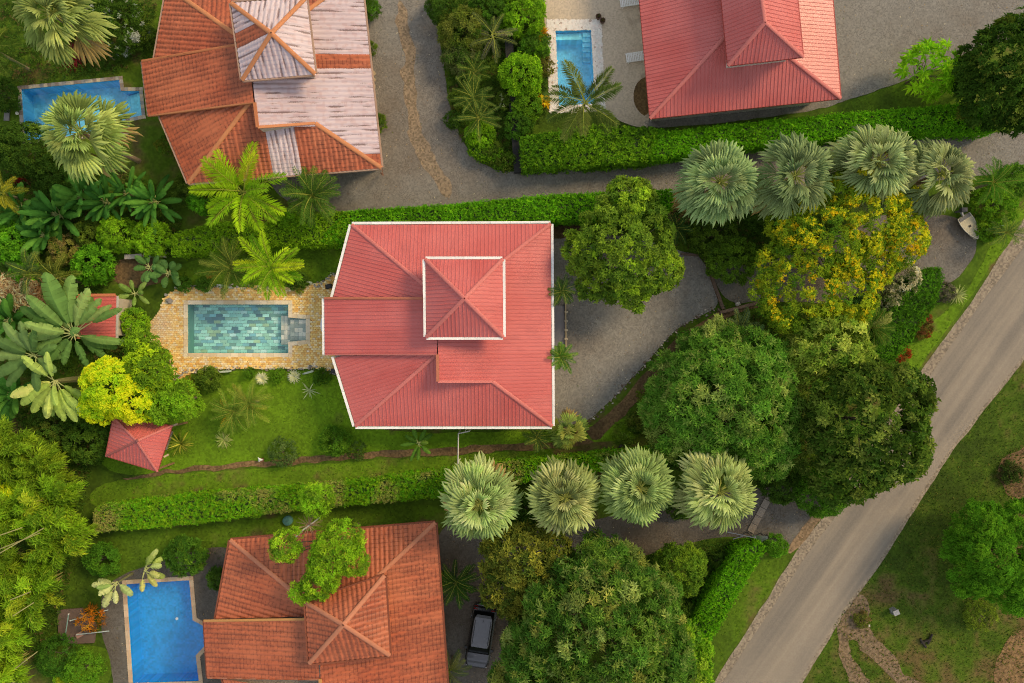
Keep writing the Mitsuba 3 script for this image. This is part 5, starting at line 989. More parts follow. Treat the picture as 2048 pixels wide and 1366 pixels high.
# ------------------------------------------------------------------ shrubs
BGs = [((.045, .135, .010), 3), ((.07, .19, .012), 3), ((.10, .24, .014), 1.5)]
LMs = [((.11, .22, .012), 3), ((.15, .27, .014), 3), ((.07, .15, .012), 1.5)]
DKs = [((.030, .066, .010), 3), ((.042, .088, .013), 3), ((.065, .11, .014), 1)]
OLs = [((.06, .10, .014), 3), ((.085, .125, .018), 2), (DK, 1)]
S = [('vivid green leafy bush right of the feather palms in the left thicket', 185, 530, 36, 2.0, BGs, dict(L=.26, W=.12, rho=14)), ('vivid green leafy bush at the left edge under the heliconia', 28, 485, 40, 2.2, BGs, dict(L=.3, W=.12, rho=12)),
     ('small vivid green bush beside the dead palm fronds', 50, 545, 20, 1.8, BGs, dict(L=.28, W=.1, rho=13)), ('round lime bush at the end of the olive hedge', 235, 468, 34, 1.9, LMs, {}), ('lime bush left of the olive hedge, touching it', 305, 478, 34, 1.7, LMs, {}),
     ('brownish flowering bush in the left thicket', 128, 500, 28, 1.6, [((.12, .13, .03), 3), ((.25, .19, .09), 1.6), (OL, 2)], {}), ('olive undergrowth bush left of the lime bush', 180, 470, 30, 1.4, OLs, {}),
     ('dark rounded bush left of the pool side fan palm', 60, 300, 52, 2.4, DKs, {}), ('dark bush below the pool side fan palm', 120, 345, 44, 2.0, DKs, {}), ('dark bush at the left edge near the pool coping', 5, 290, 34, 2.2, DKs, {}), ('dark bush in the left border beside the corner fan palm', 5, 190, 28, 2.0, DKs, {}),
     ('dark shrub dotted with pale blue flowers near the top', 228, 50, 58, 2.4, DKs + [((.45, .47, .55), .35)], {}), ('small round green bush left of the weathered tile roof', 300, 74, 17, 1.2, OLs, {}), ('flat green bush at the west eave of the weathered tile roof', 333, 290, 17, 1.2, [((.06, .12, .015), 3), ((.14, .14, .02), 1)], {}),
     ('mixed undergrowth below the weathered tile roof corner', 375, 385, 30, 1.2, OLs, {}), ('lime shrub between the two palms and clipped hedge', 583, 445, 20, 1.9, LMs, {}), ('bright green shrub at the foot of the big yellow palm', 408, 398, 26, 1.8, BGs, {}),
     ('dark tall bush at the top of the gravel drive', 890, 15, 34, 2.2, DKs, {}), ('olive round bush with a yellow flower by the drive', 925, 62, 44, 2.4, [((.09, .12, .02), 3), ((.13, .15, .035), 2), (MD, 1)], dict(L=.26, W=.06)), ('grey green bush below the olive bush by the drive', 925, 118, 32, 1.8, [((.10, .12, .045), 2), ((.15, .16, .08), 1.2), (MD, 2)], dict(L=.24, W=.06)),
     ('green bush behind the half dead palm', 978, 22, 40, 2.2, [(MD, 3), (GR, 2), (DK, 1)], {}), ('lime rounded bush at the top beside the white deck', 1046, 30, 42, 2.4, LMs, dict(L=.24, W=.1, rho=15)), ('lime tree like bush beside the dark boundary gap', 1042, 152, 38, 2.6, LMs, dict(L=.24, W=.09, rho=15)),
     ('green bush below the top lime bush', 1070, 95, 26, 1.5, [(GR, 2), (MD, 2), (LM, 1)], {}), ('low brown green border along the white mosaic', 1088, 135, 18, .9, [((.10, .09, .025), 2), (OL, 2)], {}), ('leafy bush beside the lower croton', 1055, 215, 26, 1.5, [((.08, .16, .012), 3), (GR, 2)], {}),
     ('green bush at the end of the dark boundary gap', 1038, 250, 26, 1.4, [(GR, 2), (MD, 2)], {}), ('green shrubs along the drive beside the spiky palms', 915, 200, 16, .9, OLs, {}), ('ball shaped topiary at the drive bend', 1010, 325, 17, 1.1, [((.05, .10, .01), 3), (OL, 1)], dict(rho=40, L=.1)),
     ('tall lime shrub at the drive bend', 960, 270, 26, 1.3, LMs, {}), ('leafy olive shrub at the drive bend', 990, 310, 20, .9, OLs, {}), ('dark low bush with white flowers by the boundary gap', 1008, 205, 14, .8, OLs + [((.5, .5, .4), .5)], {}), ('dark round shrub left of the lime tree like bush', 905, 240, 14, .8, DKs, {}),
     ('small shrub at the east wall of the weathered tile roof', 757, 245, 14, .9, OLs, {}), ('small green shrub between drive and weathered roof top', 738, 20, 18, 1.6, [(MD, 3), (GR, 1)], {}), ('narrow shrub at the east wall of the weathered roof', 742, 95, 11, 1.0, OLs, {}),
     ('leafy green bush on the lawn below the south gutter', 670, 882, 28, 1.2, [((.05, .12, .012), 3), ((.08, .16, .015), 2)], dict(L=.24, W=.08, rho=13)), ('grey green airy bush near the white yard lamp', 565, 905, 27, 1.0, [((.05, .09, .025), 3), ((.08, .12, .04), 1)], dict(rho=16, L=.14)), ('thin low shrub right of the leafy lawn bush', 715, 900, 16, .6, [((.05, .09, .02), 1)], dict(rho=12)),
     ('round terrace edge shrub, first from the left', 418, 758, 22, .9, [((.06, .11, .015), 2), ((.10, .15, .02), 1)], dict(L=.16)), ('low round terrace edge shrub between the white tufts', 556, 750, 11, .6, [((.06, .13, .01), 1)], {}), ('low dark terrace edge shrub at the right end', 643, 755, 13, .6, [((.04, .09, .01), 1)], {}), ('low terrace edge shrub left of the left white tuft', 500, 745, 10, .5, [((.05, .11, .01), 1)], {}),
     ('dark rounded shrub right of the areca palm', 595, 562, 17, .8, [((.04, .08, .012), 1)], {}), ('small yellow green herb beside the terrace stones', 602, 580, 9, .4, [((.16, .20, .03), 1)], {}), ('low shrub above the tiled pool, left one', 365, 568, 14, .6, [((.04, .10, .012), 1)], {}), ('low shrub above the tiled pool, middle one', 408, 567, 15, .6, [((.045, .10, .012), 1)], {}),
     ('round dark green shrub above the blue pool', 372, 1112, 36, 1.9, [((.028, .075, .010), 3), ((.045, .105, .012), 2), ((.08, .15, .015), .7)], dict(L=.2, W=.09, rho=18)), ('dark green bush left of the pale fan leaved plants', 205, 1120, 30, 1.6, [((.04, .11, .012), 3), ((.06, .14, .012), 1)], {}),
     ('dark bush at the west eave of the orange tile roof', 436, 1158, 17, 1.3, DKs, {}), ('dark rounded bush in the bottom left garden, left one', 118, 1310, 36, 2.4, [((.025, .075, .010), 3), ((.04, .10, .012), 2)], dict(L=.14, W=.05, rho=26)), ('bright green bush in the bottom left garden, right one', 168, 1338, 32, 2.2, [((.06, .15, .012), 3), ((.09, .19, .015), 2)], dict(L=.15, W=.06, rho=24)),
     ('yellow tipped bush at the bottom edge', 140, 1370, 26, 1.6, [((.24, .28, .02), 2), (LM, 2)], {}), ('orange croton growing through the concrete slab', 182, 1238, 24, 1.3, [((.28, .10, .008), 3), ((.36, .17, .012), 2), ((.06, .03, .008), 2)], dict(L=.26, W=.06, rho=9, cover=.8, rough=.5)),
     ('bushy green growth below the dark speckled tree', 1640, 985, 46, 2.6, [((.045, .115, .012), 3), ((.07, .16, .015), 2)], dict(L=.2, W=.07, rho=20)), ('dark undergrowth left of the dark speckled tree', 1560, 965, 40, 1.4, DKs, {}), ('white flowering bush at the tip of the wedge hedge', 1800, 560, 34, 2.2, [((.42, .38, .30), 2), ((.12, .14, .06), 2), (DK, 1)], dict(L=.15, W=.08)),
     ('white flowering bush against the wedge hedge', 1775, 600, 24, 2.0, [((.36, .33, .26), 1.4), ((.10, .12, .05), 2), (DK, 1)], dict(L=.15, W=.08)), ('round dark rock plant beside the road verge', 1890, 585, 17, .7, [((.06, .06, .045), 3), ((.16, .15, .12), 1)], {}), ('red brown flower bed between hedge and verge', 1838, 650, 26, .7, [((.10, .045, .02), 3), (OL, 2), ((.16, .03, .015), 1)], {}),
     ('red flower bed at the foot of the wedge hedge', 1796, 702, 22, .7, [((.20, .03, .012), 2), ((.10, .10, .02), 2)], {}), ('green shrubs under the first silver palm', 1425, 470, 46, 1.6, [((.045, .085, .012), 3), ((.07, .12, .014), 2), (DK, 1)], {}), ('loose green shrub beside the forecourt wall', 1462, 520, 46, 1.8, [((.06, .12, .014), 3), ((.09, .16, .015), 2)], {}),
     ('dark shrubs behind the second silver palm', 1530, 430, 38, 1.6, DKs, {}), ('dark green shrub in the shade behind wedge hedge', 1722, 610, 20, 1.4, [((.03, .08, .02), 1)], {}), ('small shrub on the slope beside the lawn end', 1250, 868, 24, .8, [((.07, .12, .015), 1)], dict(rho=10)), ('weedy shrub beside the earth edge', 1300, 800, 22, .8, [((.08, .13, .015), 1), (OL, 1)], dict(rho=14)),
     ('green bush at the forecourt corner under the dome shaped tree', 1395, 690, 32, 1.8, [((.04, .11, .012), 3), ((.06, .14, .014), 1)], {}), ('leafy roadside bush beside the small boat', 1990, 410, 40, 1.4, [((.07, .16, .012), 3), ((.11, .20, .015), 2)], {}), ('low roadside bush above the spiky palm', 1975, 455, 24, 1.0, [((.06, .14, .012), 2), ((.12, .19, .015), 1)], {}),
     ('leafy bush at the right edge below the upper hedge', 2030, 360, 30, 1.6, [((.05, .12, .012), 2), ((.09, .16, .02), 1)], {}), ('green shrub at the gate beside the lower hedge', 1552, 1092, 20, .9, [((.06, .15, .012), 1)], {}), ('low dark hedge like shrub below the gate', 1437, 1120, 17, .8, DKs, {}), ('dark low shrubs left of the lower hedge', 1405, 1190, 16, .7, DKs, {}), ('dark shrubs at the foot of the lower hedge', 1365, 1225, 22, 1.2, DKs, {}),
     ('dark scrub in the pink earth of the field', 2020, 945, 20, .6, [((.06, .055, .025), 2), (DK, 2)], {}), ('brown weeds by the field track', 1725, 1240, 14, .4, [((.12, .09, .04), 1), (OL, 1)], {}), ('yellow green weeds along the field edge', 1960, 1230, 30, .6, [((.12, .17, .02), 1), ((.08, .12, .015), 1)], dict(rho=10)),
     ('dark bush right of the lower row palms', 1345, 905, 30, 1.4, DKs, {}), ('dark bush under the lower row palms', 1052, 1020, 34, 1.4, DKs, {}), ('dark bush between the last two lower palms', 1360, 1010, 26, 1.2, DKs, {}), ('small plants at the earth edge below dome tree', 1278, 845, 22, .8, [(MD, 1), (OL, 1)], {}),
     ('green undergrowth left of the gazebo', 178, 880, 44, 1.8, [(MD, 3), ((.055, .10, .012), 2), (DK, 1)], {}), ('green undergrowth below the giant banana leaves', 105, 850, 40, 1.8, [(MD, 3), (OL, 2), (DK, 1)], {}), ('bright yellow leafy bush at the left edge', 14, 1005, 38, 3.0, YT, dict(L=.36, W=.12, rho=9, rc=.4)), ('yellow green leafy bush near the left edge', 55, 985, 24, 2.8, YT + [(LM, 2)], dict(L=.34, W=.12, rho=9, rc=.4)),
     ('dark leafy bush at the left edge above the yellow one', 30, 925, 40, 2.0, [(MD, 3), (GR, 1), (DK, 1)], {})]
for lab, px, py, r, h, pal, kw in S: bush(lab, px, py, r, h, pal, **kw)

# ------------------------------------------------------------------ bamboo thicket along the left edge
def bamboo(label, px, py, r, h, n, pal, lean=(0, 0)):
    rng = rnd(); t = thing('bamboo', label, 'bamboo', None); base = P(px, py, 0); Rm = M(r, h); Cs, Ds, Ks = [], [], []
    for i in range(n):
        a = rng.uniform(0, 6.28); q = Rm * rng.uniform(.15, 1) ** .6; hh = h * rng.uniform(.65, 1.05) * (1 - .25 * q / Rm)
        b = base + np.array([math.cos(a), math.sin(a), 0]) * rng.uniform(.1, .5); off = np.array([math.cos(a) * q + lean[0], math.sin(a) * q + lean[1], 0])
        s = np.linspace(0, 1, 7); pts = b + np.outer(s ** 2.2, off) + np.outer(np.sin(s * 1.35) / math.sin(1.35) * hh, UP) - np.outer(np.maximum(s - .7, 0) ** 2 * 6, UP)
        if i % 3 == 0: part(t, 'cane', tube(pts, np.linspace(.045, .008, 7), 5), 'solid', np.array((.30, .27, .09)) * rng.uniform(.8, 1.2))
        k = 270; u = rng.uniform(.2, 1, k) ** .8; c = np.stack([np.interp(u, s, pts[:, j]) for j in range(3)], 1) + rng.normal(0, .17, (k, 3)) * (1.15 - .6 * u[:, None])
        g = np.stack([np.interp(u, s, np.gradient(pts[:, j])) for j in range(3)], 1)
        dd = unit(unit(g) * .8 + rng.normal(0, .55, (k, 3)) - UP * .15 * u[:, None])
        Cs.append(c); Ds.append(dd); Ks.append(np.tile(pick(pal, 1, rng) * rng.uniform(.7, 1.3), (k, 1)) * .65 + pick(pal, k, rng) * .35)
    C, D, K_ = np.vstack(Cs), np.vstack(Ds), np.vstack(Ks); n_ = len(C)
    m, c = leaves(C, D, unit(UP + rng.normal(0, .35, (n_, 3))), rng.uniform(.28, .52, n_), rng.uniform(.045, .075, n_), K_ * rng.uniform(.75, 1.25, (n_, 1)), .2, .25)
    part(t, 'foliage', m, 'leaf', c); return t
BP = [((.12, .215, .015), 3), ((.18, .285, .02), 2.2), ((.065, .13, .012), 2.2), ((.27, .31, .03), .8)]
BPD = [((.09, .16, .014), 3), ((.13, .21, .018), 2), ((.19, .26, .022), 1)]
for (px, py, r, h, n, pal, lab) in ((150, 990, 62, 5.5, 34, BP, 'bamboo clump nearest the grass strip'), (172, 1055, 60, 5.2, 34, BP, 'bamboo clump at the corner of the trimmed hedge'), (90, 1010, 56, 6, 36, BP, 'bamboo clump right of the yellow leafy bush'),
                                  (122, 1150, 64, 6, 36, BP, 'bamboo clump left of the darker grass'), (60, 1110, 60, 6.2, 38, BPD, 'bamboo clump with long pale canes at the left edge'), (70, 1220, 62, 6, 42, BP, 'bamboo clump left of the concrete slab'), (25, 1180, 58, 6, 34, BPD, 'dark bamboo clump at the left edge, middle'), (20, 1270, 58, 6, 34, BPD, 'dark bamboo clump at the left edge, lowest'),
                                  (55, 1310, 48, 5.5, 34, BP, 'bamboo clump near the bottom left corner'), (75, 890, 58, 5, 30, BPD, 'dark bamboo clump left of the gazebo'), (130, 930, 50, 4.6, 30, BPD, 'bamboo clump below the gazebo, dark green')):
    bamboo(lab, px, py, r, h, n, pal)
_r = rnd(); BC = thing('bamboo_pole', 'bundle of long pale bamboo poles crossing the left edge thicket', 'bamboo pole')
for (a, b) in (((88, 1056, 6.2), (-10, 1112, 6.9)), ((80, 1066, 6.2), (-10, 1102, 6.8)), ((45, 1055, 6.3), (-10, 1074, 6.8)), ((62, 1183, 6.2), (20, 1200, 6.6)), ((68, 1205, 6.1), (26, 1232, 6.5)), ((75, 1303, 5.8), (30, 1338, 6.0))):
    A, B = P(*a), P(*b); part(BC, 'cane', tube([A, (A + B) / 2 + [0, 0, .12], B], [.03, .035, .03], 5), 'solid', np.array((.27, .25, .10)) * _r.uniform(.85, 1.1))
# dead fronds
rng = rnd(); t = thing('frond_pile', 'heap of dry tan palm fronds at the left edge', 'dead leaves'); n = 900
q = np.stack([rng.uniform(-20, 66, n), rng.uniform(556, 612, n)], 1); p = np.array([P(x, y, 1.2 + .5 * rng.uniform()) for x, y in q])
m, c = leaves(p, unit(rng.normal(0, 1, (n, 3)) * [1, 1, .3]), unit(UP + rng.normal(0, .4, (n, 3))), rng.uniform(.25, .75, n), rng.uniform(.04, .12, n), pick([((.42, .30, .20), 3), ((.52, .40, .29), 2), ((.26, .17, .11), 2)], n, rng)); part(t, 'dry_leaves', m, 'leaf', c, kind='stuff')
m, c = leaves(p * [1, 1, .5], unit(rng.normal(0, 1, (n, 3)) * [1, 1, .3]), unit(UP + rng.normal(0, .4, (n, 3))), rng.uniform(.4, .9, n), rng.uniform(.08, .16, n), pick([((.30, .21, .14), 1)], n, rng)); part(t, 'dry_leaves', m, 'leaf', c, kind='stuff')
# low ground cover that fills the planting beds between named plants
rng = rnd(); GCV = [poly(z) for z in ([(0, 300), (60, 330), (250, 340), (360, 400), (370, 500), (250, 500), (210, 600), (0, 600)], [(0, 600), (150, 560), (250, 680), (330, 700), (340, 820), (200, 860), (180, 960), (120, 1300), (0, 1366)], [(880, 0), (1085, 0), (1100, 230), (1040, 270), (1040, 335), (1000, 335), (920, 290), (885, 120)],
                               [(1340, 400), (1480, 430), (1700, 430), (1640, 560), (1500, 600), (1490, 540), (1405, 505), (1340, 490)], [(1290, 800), (1400, 660), (1530, 620), (1740, 600), (1800, 660), (1740, 760), (1640, 1000), (1500, 960), (1300, 930)], [(1010, 1110), (1360, 1080), (1480, 1080), (1390, 1366), (1010, 1366)], [(0, 0), (200, 0), (320, 0), (300, 110), (240, 150), (30, 170), (0, 250)])]
pg = unary_union(GCV).difference(unary_union([HOLES, FRONT, FRONT2, DRIVE_S.buffer(-.1), DRIVE_NW, DECK_B, SH])); n = int(pg.area * 20); q = sample_poly(pg, n, rng); p = np.c_[q, rng.uniform(.05, .35, n)]
m, c = rosettes(p, unit(UP + rng.normal(0, .3, (n, 3))), 5, .22, .08, pick([(DK, 3), (MD, 2), ((.07, .06, .025), 1.2), ((.05, .09, .015), 2)], n, rng), rng)
put('ground_cover', m, 'leaf', color=c); labels['ground_cover'] = {'label': 'low mixed ground cover in the planting beds', 'category': 'ground cover', 'kind': 'stuff'}

# ------------------------------------------------------------------ the dark car
def hullmesh(pts): 
    h = trimesh.convex.convex_hull(np.asarray(pts, float)); return np.array(h.vertices), np.array(h.faces)
CAR = thing('parked_car', 'dark grey sport utility car parked beside the orange tile roof', 'car')
c0, c1 = P(970, 1216, .8), P(952, 1334, .8); d = unit((c1 - c0) * [1, 1, 0]); s = np.array([d[1], -d[0], 0]) ; cc = (c0 + c1) / 2 * [1, 1, 0]
def cw(pts): pts = np.asarray(pts, float); return cc + np.outer(pts[:, 0], d) + np.outer(pts[:, 1], s) + np.outer(pts[:, 2], UP)
def sect(x, hw, z0, z1, r=.12): return [(x, y, z) for y, z in ((-hw, z0 + r), (-hw + r * .4, z0), (hw - r * .4, z0), (hw, z0 + r), (hw, z1 - r), (hw - r, z1), (-hw + r, z1), (-hw, z1 - r))]
BODY = (.014, .014, .017)
part(CAR, 'body', hullmesh(cw(sect(-2.2, .78, .38, .95) + sect(-2.05, .88, .25, 1.02) + sect(1.7, .88, .25, .98) + sect(2.15, .74, .35, .82) + sect(2.25, .6, .4, .7))), 'gloss', BODY, smooth=False)
part(CAR, 'hood', hullmesh(cw(sect(1.08, .80, .8, 1.05, .06) + sect(1.5, .80, .8, 1.03, .06) + sect(2.08, .66, .7, .86, .05))), 'gloss', (.075, .075, .09))  # hood greyer than the body: sky reflection put into the colour
cab = sect(-2.0, .76, .9, 1.05, .06) + sect(1.05, .80, .9, 1.02, .06) + sect(-1.72, .64, 1.3, 1.66, .08) + sect(.28, .64, 1.3, 1.66, .08)
part(CAR, 'cabin', hullmesh(cw(cab)), 'glass')
part(CAR, 'roof', hullmesh(cw(sect(-1.80, .60, 1.60, 1.70, .04) + sect(-1.5, .65, 1.60, 1.73, .04) + sect(.0, .65, 1.6, 1.73, .04) + sect(.34, .6, 1.6, 1.69, .04))), 'gloss', (.11, .11, .125))  # lighter roof colour has the reflected sky painted in
for y in (-.56, .56): part(CAR, 'roof_rail', tube(cw([(-1.6, y, 1.75), (-.7, y, 1.79), (.1, y, 1.75)]), .022, 5), 'gloss', DARK)
part(CAR, 'antenna', tube(cw([(-1.5, 0, 1.72), (-1.65, 0, 1.80)]), .02, 5), 'gloss', DARK)
for x in (-1.35, 1.4):
    for y in (-.80, .80):
        k = part(CAR, 'wheel', tube(cw([(x, y - .11, .34), (x, y + .11, .34)]), .34, 16), 'solid', (.015, .015, .015))
        put(k + '__rim', tube(cw([(x, y + .1 * np.sign(y), .34), (x, y + .125 * np.sign(y), .34)]), .2, 12), 'metal', (.4, .4, .42))
for y in (-.95, .95): part(CAR, 'mirror', box(cw([(.72, y, 1.05)])[0], (.16, .2, .14), math.atan2(d[1], d[0])), 'gloss', BODY)
for y in (-.62, .62):
    part(CAR, 'headlight', hullmesh(cw([(2.16, y - .14, .72), (2.16, y + .12, .72), (2.05, y - .14, .84), (2.05, y + .14, .84), (2.2, y, .66)])), 'gloss', (.45, .46, .48))
    part(CAR, 'tail_light', hullmesh(cw([(-2.23, y - .12, .7), (-2.23, y + .14, .7), (-2.1, y - .1, 1.06), (-2.1, y + .16, 1.06), (-2.0, y + .24 * np.sign(y), .85)])), 'gloss', (.35, .01, .01))
part(CAR, 'bumper', hullmesh(cw(sect(-2.32, .6, .35, .6, .05) + sect(-2.15, .84, .3, .62, .05))), 'gloss', DARK)
part(CAR, 'spoiler', hullmesh(cw(sect(-1.98, .5, 1.62, 1.66, .01) + sect(-1.78, .6, 1.64, 1.69, .01))), 'gloss', DARK)
part(CAR, 'licence_plate', box(cw([(-2.33, 0, .78)])[0], (.02, .42, .13), math.atan2(d[1], d[0])), 'solid', (.5, .5, .5))
for y in (-.25, .25): part(CAR, 'wiper', beam(cw([(1.0, y - .2, 1.09)])[0], cw([(.82, y + .25, 1.17)])[0], .025, .02), 'solid', DARK)

# ------------------------------------------------------------------ little boat on the upper drive
BT = thing('rowing_boat', 'small cream boat lying on the drive beside the last silver palm', 'boat')
a, b = P(1926, 432, .5), P(1953, 478, .4); d = unit((b - a) * [1, 1, 0]); s = np.array([-d[1], d[0], 0]); L = np.linalg.norm(b - a); cc = a * [1, 1, 0]
st = [(0, .50, .32), (.25, .55, .36), (.5, .50, .36), (.75, .33, .40), (.92, .13, .45), (1.0, .02, .48)]
def bw(x, y, z): return cc + d * x * L + s * y + UP * z
V = []
for x, hw, dep in st: V += [bw(x, -hw, .55), bw(x, -hw * .8, .55 - dep * .6), bw(x, 0, .55 - dep), bw(x, hw * .8, .55 - dep * .6), bw(x, hw, .55)]
F = [(5 * i + j, 5 * i + j + 1, 5 * i + 6 + j, 5 * i + 5 + j) for i in range(5) for j in range(4)]
part(BT, 'hull', (np.array(V), np.array(F)), 'solid', (.42, .38, .27), smooth=True)
part(BT, 'transom', (np.array(V[:5]), np.array([[0, 1, 2], [0, 2, 3], [0, 3, 4]])), 'solid', (.40, .36, .26))
dk = np.array([bw(x, sg * hw * .97, .54) for x, hw, _ in st for sg in (-1, 1)]); part(BT, 'deck', (dk, np.array([(2 * i, 2 * i + 2, 2 * i + 3, 2 * i + 1) for i in range(5)])), 'solid', (.40, .36, .25))
for sg in (-1, 1): part(BT, 'gunwale', tube([bw(x, sg * hw, .56) for x, hw, _ in st], .03, 5), 'solid', (.5, .46, .36))
part(BT, 'hatch', box(bw(.45, 0, .56), (.16, .16, .04), math.atan2(d[1], d[0])), 'solid', DARK)
part(BT, 'seat', box(bw(.08, 0, .57), (.25, .9, .05), math.atan2(d[1], d[0])), 'solid', (.12, .12, .12))
OM = thing('outboard_motor', 'grey outboard motor at the stern of the small cream boat', 'motor'); e = bw(-.22, 0, 0)
part(OM, 'cowling', hullmesh([e + np.array(q) for q in [(x * .2, y * .15, .75 + z * .3) for x in (-1, 1) for y in (-1, 1) for z in (0, 1)] + [(0, 0, 1.1)]]), 'solid', (.06, .06, .065)); part(OM, 'leg', beam(e, e + [0, 0, .78], .12, .1, (1, 0, 0)), 'solid', (.1, .1, .1))
part(OM, 'bracket', beam(e + [0, 0, .6], bw(.02, 0, .5), .12, .14), 'solid', (.3, .3, .3))
BAG = thing('trash_bag', 'white and blue trash bag lying on the roadside grass', 'bag'); rng = rnd(); e = P(1999, 450, .15)
q = unit(rng.normal(0, 1, (40, 3))) * [.30, .2, .17] * rng.uniform(.75, 1.1, (40, 1)); part(BAG, 'sack', hullmesh(e + q + [0, 0, .02]), 'solid', (.62, .66, .7)); part(BAG, 'label_patch', hullmesh(e + [.05, .04, .12] + unit(rng.normal(0, 1, (16, 3))) * [.12, .08, .07]), 'solid', (.05, .2, .45))

# ------------------------------------------------------------------ loungers, pots
def lounger(label, px, py, ang):
    t = thing('sun_lounger', label, 'sun lounger', 'white loungers beside the upper red roof'); c = P(px, py, 0); R = math.radians(ang); dx, dy = np.array([math.cos(R), math.sin(R), 0]), np.array([-math.sin(R), math.cos(R), 0])
    w = lambda x, y, z: c + dx * x + dy * y + UP * z
    for y in (-.31, .31):
        part(t, 'rail', beam(w(-.95, y, .3), w(.95, y, .3), .05, .06), 'solid', WHITE)
        for x in (-.75, .75): part(t, 'leg', beam(w(x, y, 0), w(x, y, .28), .05, .05, (1, 0, 0)), 'solid', WHITE)
    for i in range(15):
        x = -.9 + i * .125; bk = max(0, x - .25); part(t, 'slat', beam(w(x, -.33, .34 + bk * .55), w(x, .33, .34 + bk * .55), .09, .02), 'solid', WHITE)
    for y in (-.3, .3): part(t, 'backrest_rail', beam(w(.25, y, .34), w(.95, y, .70), .04, .04), 'solid', WHITE)
lounger('upper white slatted sun lounger at the top edge', 1264, 6, 8); lounger('lower white slatted sun lounger beside the red roof', 1276, 116, 8)
def pot(label, px, py):
    t = thing('plant_pot', label, 'plant pot'); c = P(px, py, 0); th = np.linspace(0, 2 * np.pi, 17)[:-1]
    prof = [(.10, 0.02), (.16, .12), (.19, .3), (.21, .36), (.17, .36), (.15, .3)]
    v = np.array([c + [r * math.cos(x), r * math.sin(x), z] for r, z in prof for x in th]); f = np.array([(16 * i + j, 16 * i + (j + 1) % 16, 16 * (i + 1) + (j + 1) % 16, 16 * (i + 1) + j) for i in range(5) for j in range(16)])
    part(t, 'pot', (v, f), 'solid', (.10, .05, .03)); part(t, 'soil', tube([c + [0, 0, .2], c + [0, 0, .3]], .16, 12), 'solid', (.05, .03, .02))
    rg = rnd(); n = 40; m, cl = leaves(np.tile(c + [0, 0, .3], (n, 1)), unit(rg.normal(0, 1, (n, 3)) + UP), np.tile(UP, (n, 1)) + rg.normal(0, .2, (n, 3)), rg.uniform(.1, .26, n), np.full(n, .04), pick([((.10, .06, .03), 2), (DK, 1)], n, rg)); part(t, 'foliage', m, 'leaf', cl)
pot('left brown plant pot above the white mosaic', 1196, 37); pot('right brown plant pot above the white mosaic', 1204, 45)
_rb = rnd()
def rock(label, px, py, r, col=(.24, .22, .2), h=.6):
    t = uniq('rock'); q = unit(_rb.normal(0, 1, (26, 3))) * [1, .8, h] * r * _rb.uniform(.8, 1.1, (26, 1)); put(t, hullmesh(P(px, py, 0) + q + [0, 0, r * h * .6]), 'solid', np.array(col)); labels[t] = {'label': label, 'category': 'rock'}
rock('grey boulder at the west corner of the terrace', 340, 602, .30); rock('small grey rock right of the terrace boulder', 333, 590, .18, (.3, .29, .25)); rock('grey rock between terrace and right white tuft', 621, 733, .17, (.2, .18, .16)); rock('pale stone in the brown gravel drive border', 1475, 608, .22, (.5, .46, .4)); rock('pale stone by the street end of the road drive', 2018, 334, .2, (.4, .33, .3))
rock('dark stone by the earth edge below the dome tree', 1242, 893, .22, (.06, .05, .04)); rock('white stone in the field track', 1737, 1250, .14, (.5, .45, .4))
# stone edging joined into one part
t = thing('stone_edging', 'row of small pale stones along the gravel forecourt', 'edging'); rng = rnd(); ms, cs = [], []
line = np.array([(1180, 842), (1222, 802), (1263, 759), (1302, 716), (1345, 666), (1395, 634), (1448, 614)], float)
for u in np.linspace(0, 6, 120):
    i = min(int(u), 5); p = line[i] + (line[i + 1] - line[i]) * (u - i) + rng.normal(0, 3, 2); r = rng.uniform(.05, .14)
    q = unit(rng.normal(0, 1, (12, 3))) * [1, .8, .6] * r; ms.append(hullmesh(P(*p, 0) + q + [0, 0, .05])); cs.append(np.array([(.5, .45, .38), (.3, .26, .21), (.14, .1, .07)][rng.choice(3, p=[.25, .35, .4])]))
m, c = catc(ms, cs); part(t, 'stones', m, 'solid', c, kind='stuff')
t = thing('stone_edging', 'row of small stones along the terrace edges', 'edging'); ms, cs = [], []
for line in ([(668, 548), (700, 536), (655, 556), (630, 575)], [(350, 762), (362, 748), (385, 740), (420, 737), (480, 738), (560, 737), (640, 738), (690, 752), (705, 775), (690, 760)], [(352, 576), (400, 573), (470, 574), (540, 575)]):
    line = np.array(line, float)
    for u in np.linspace(0, len(line) - 1.001, 20 * (len(line) - 1)):
        i = int(u); p = line[i] + (line[i + 1] - line[i]) * (u - i) + rng.normal(0, 2.5, 2); r = rng.uniform(.05, .13); q = unit(rng.normal(0, 1, (12, 3))) * [1, .8, .6] * r; ms.append(hullmesh(P(*p, 0) + q + [0, 0, .05])); cs.append(np.array([(.45, .4, .33), (.3, .27, .24), (.2, .17, .14)][rng.integers(3)]))
m, c = catc(ms, cs); part(t, 'stones', m, 'solid', c, kind='stuff')
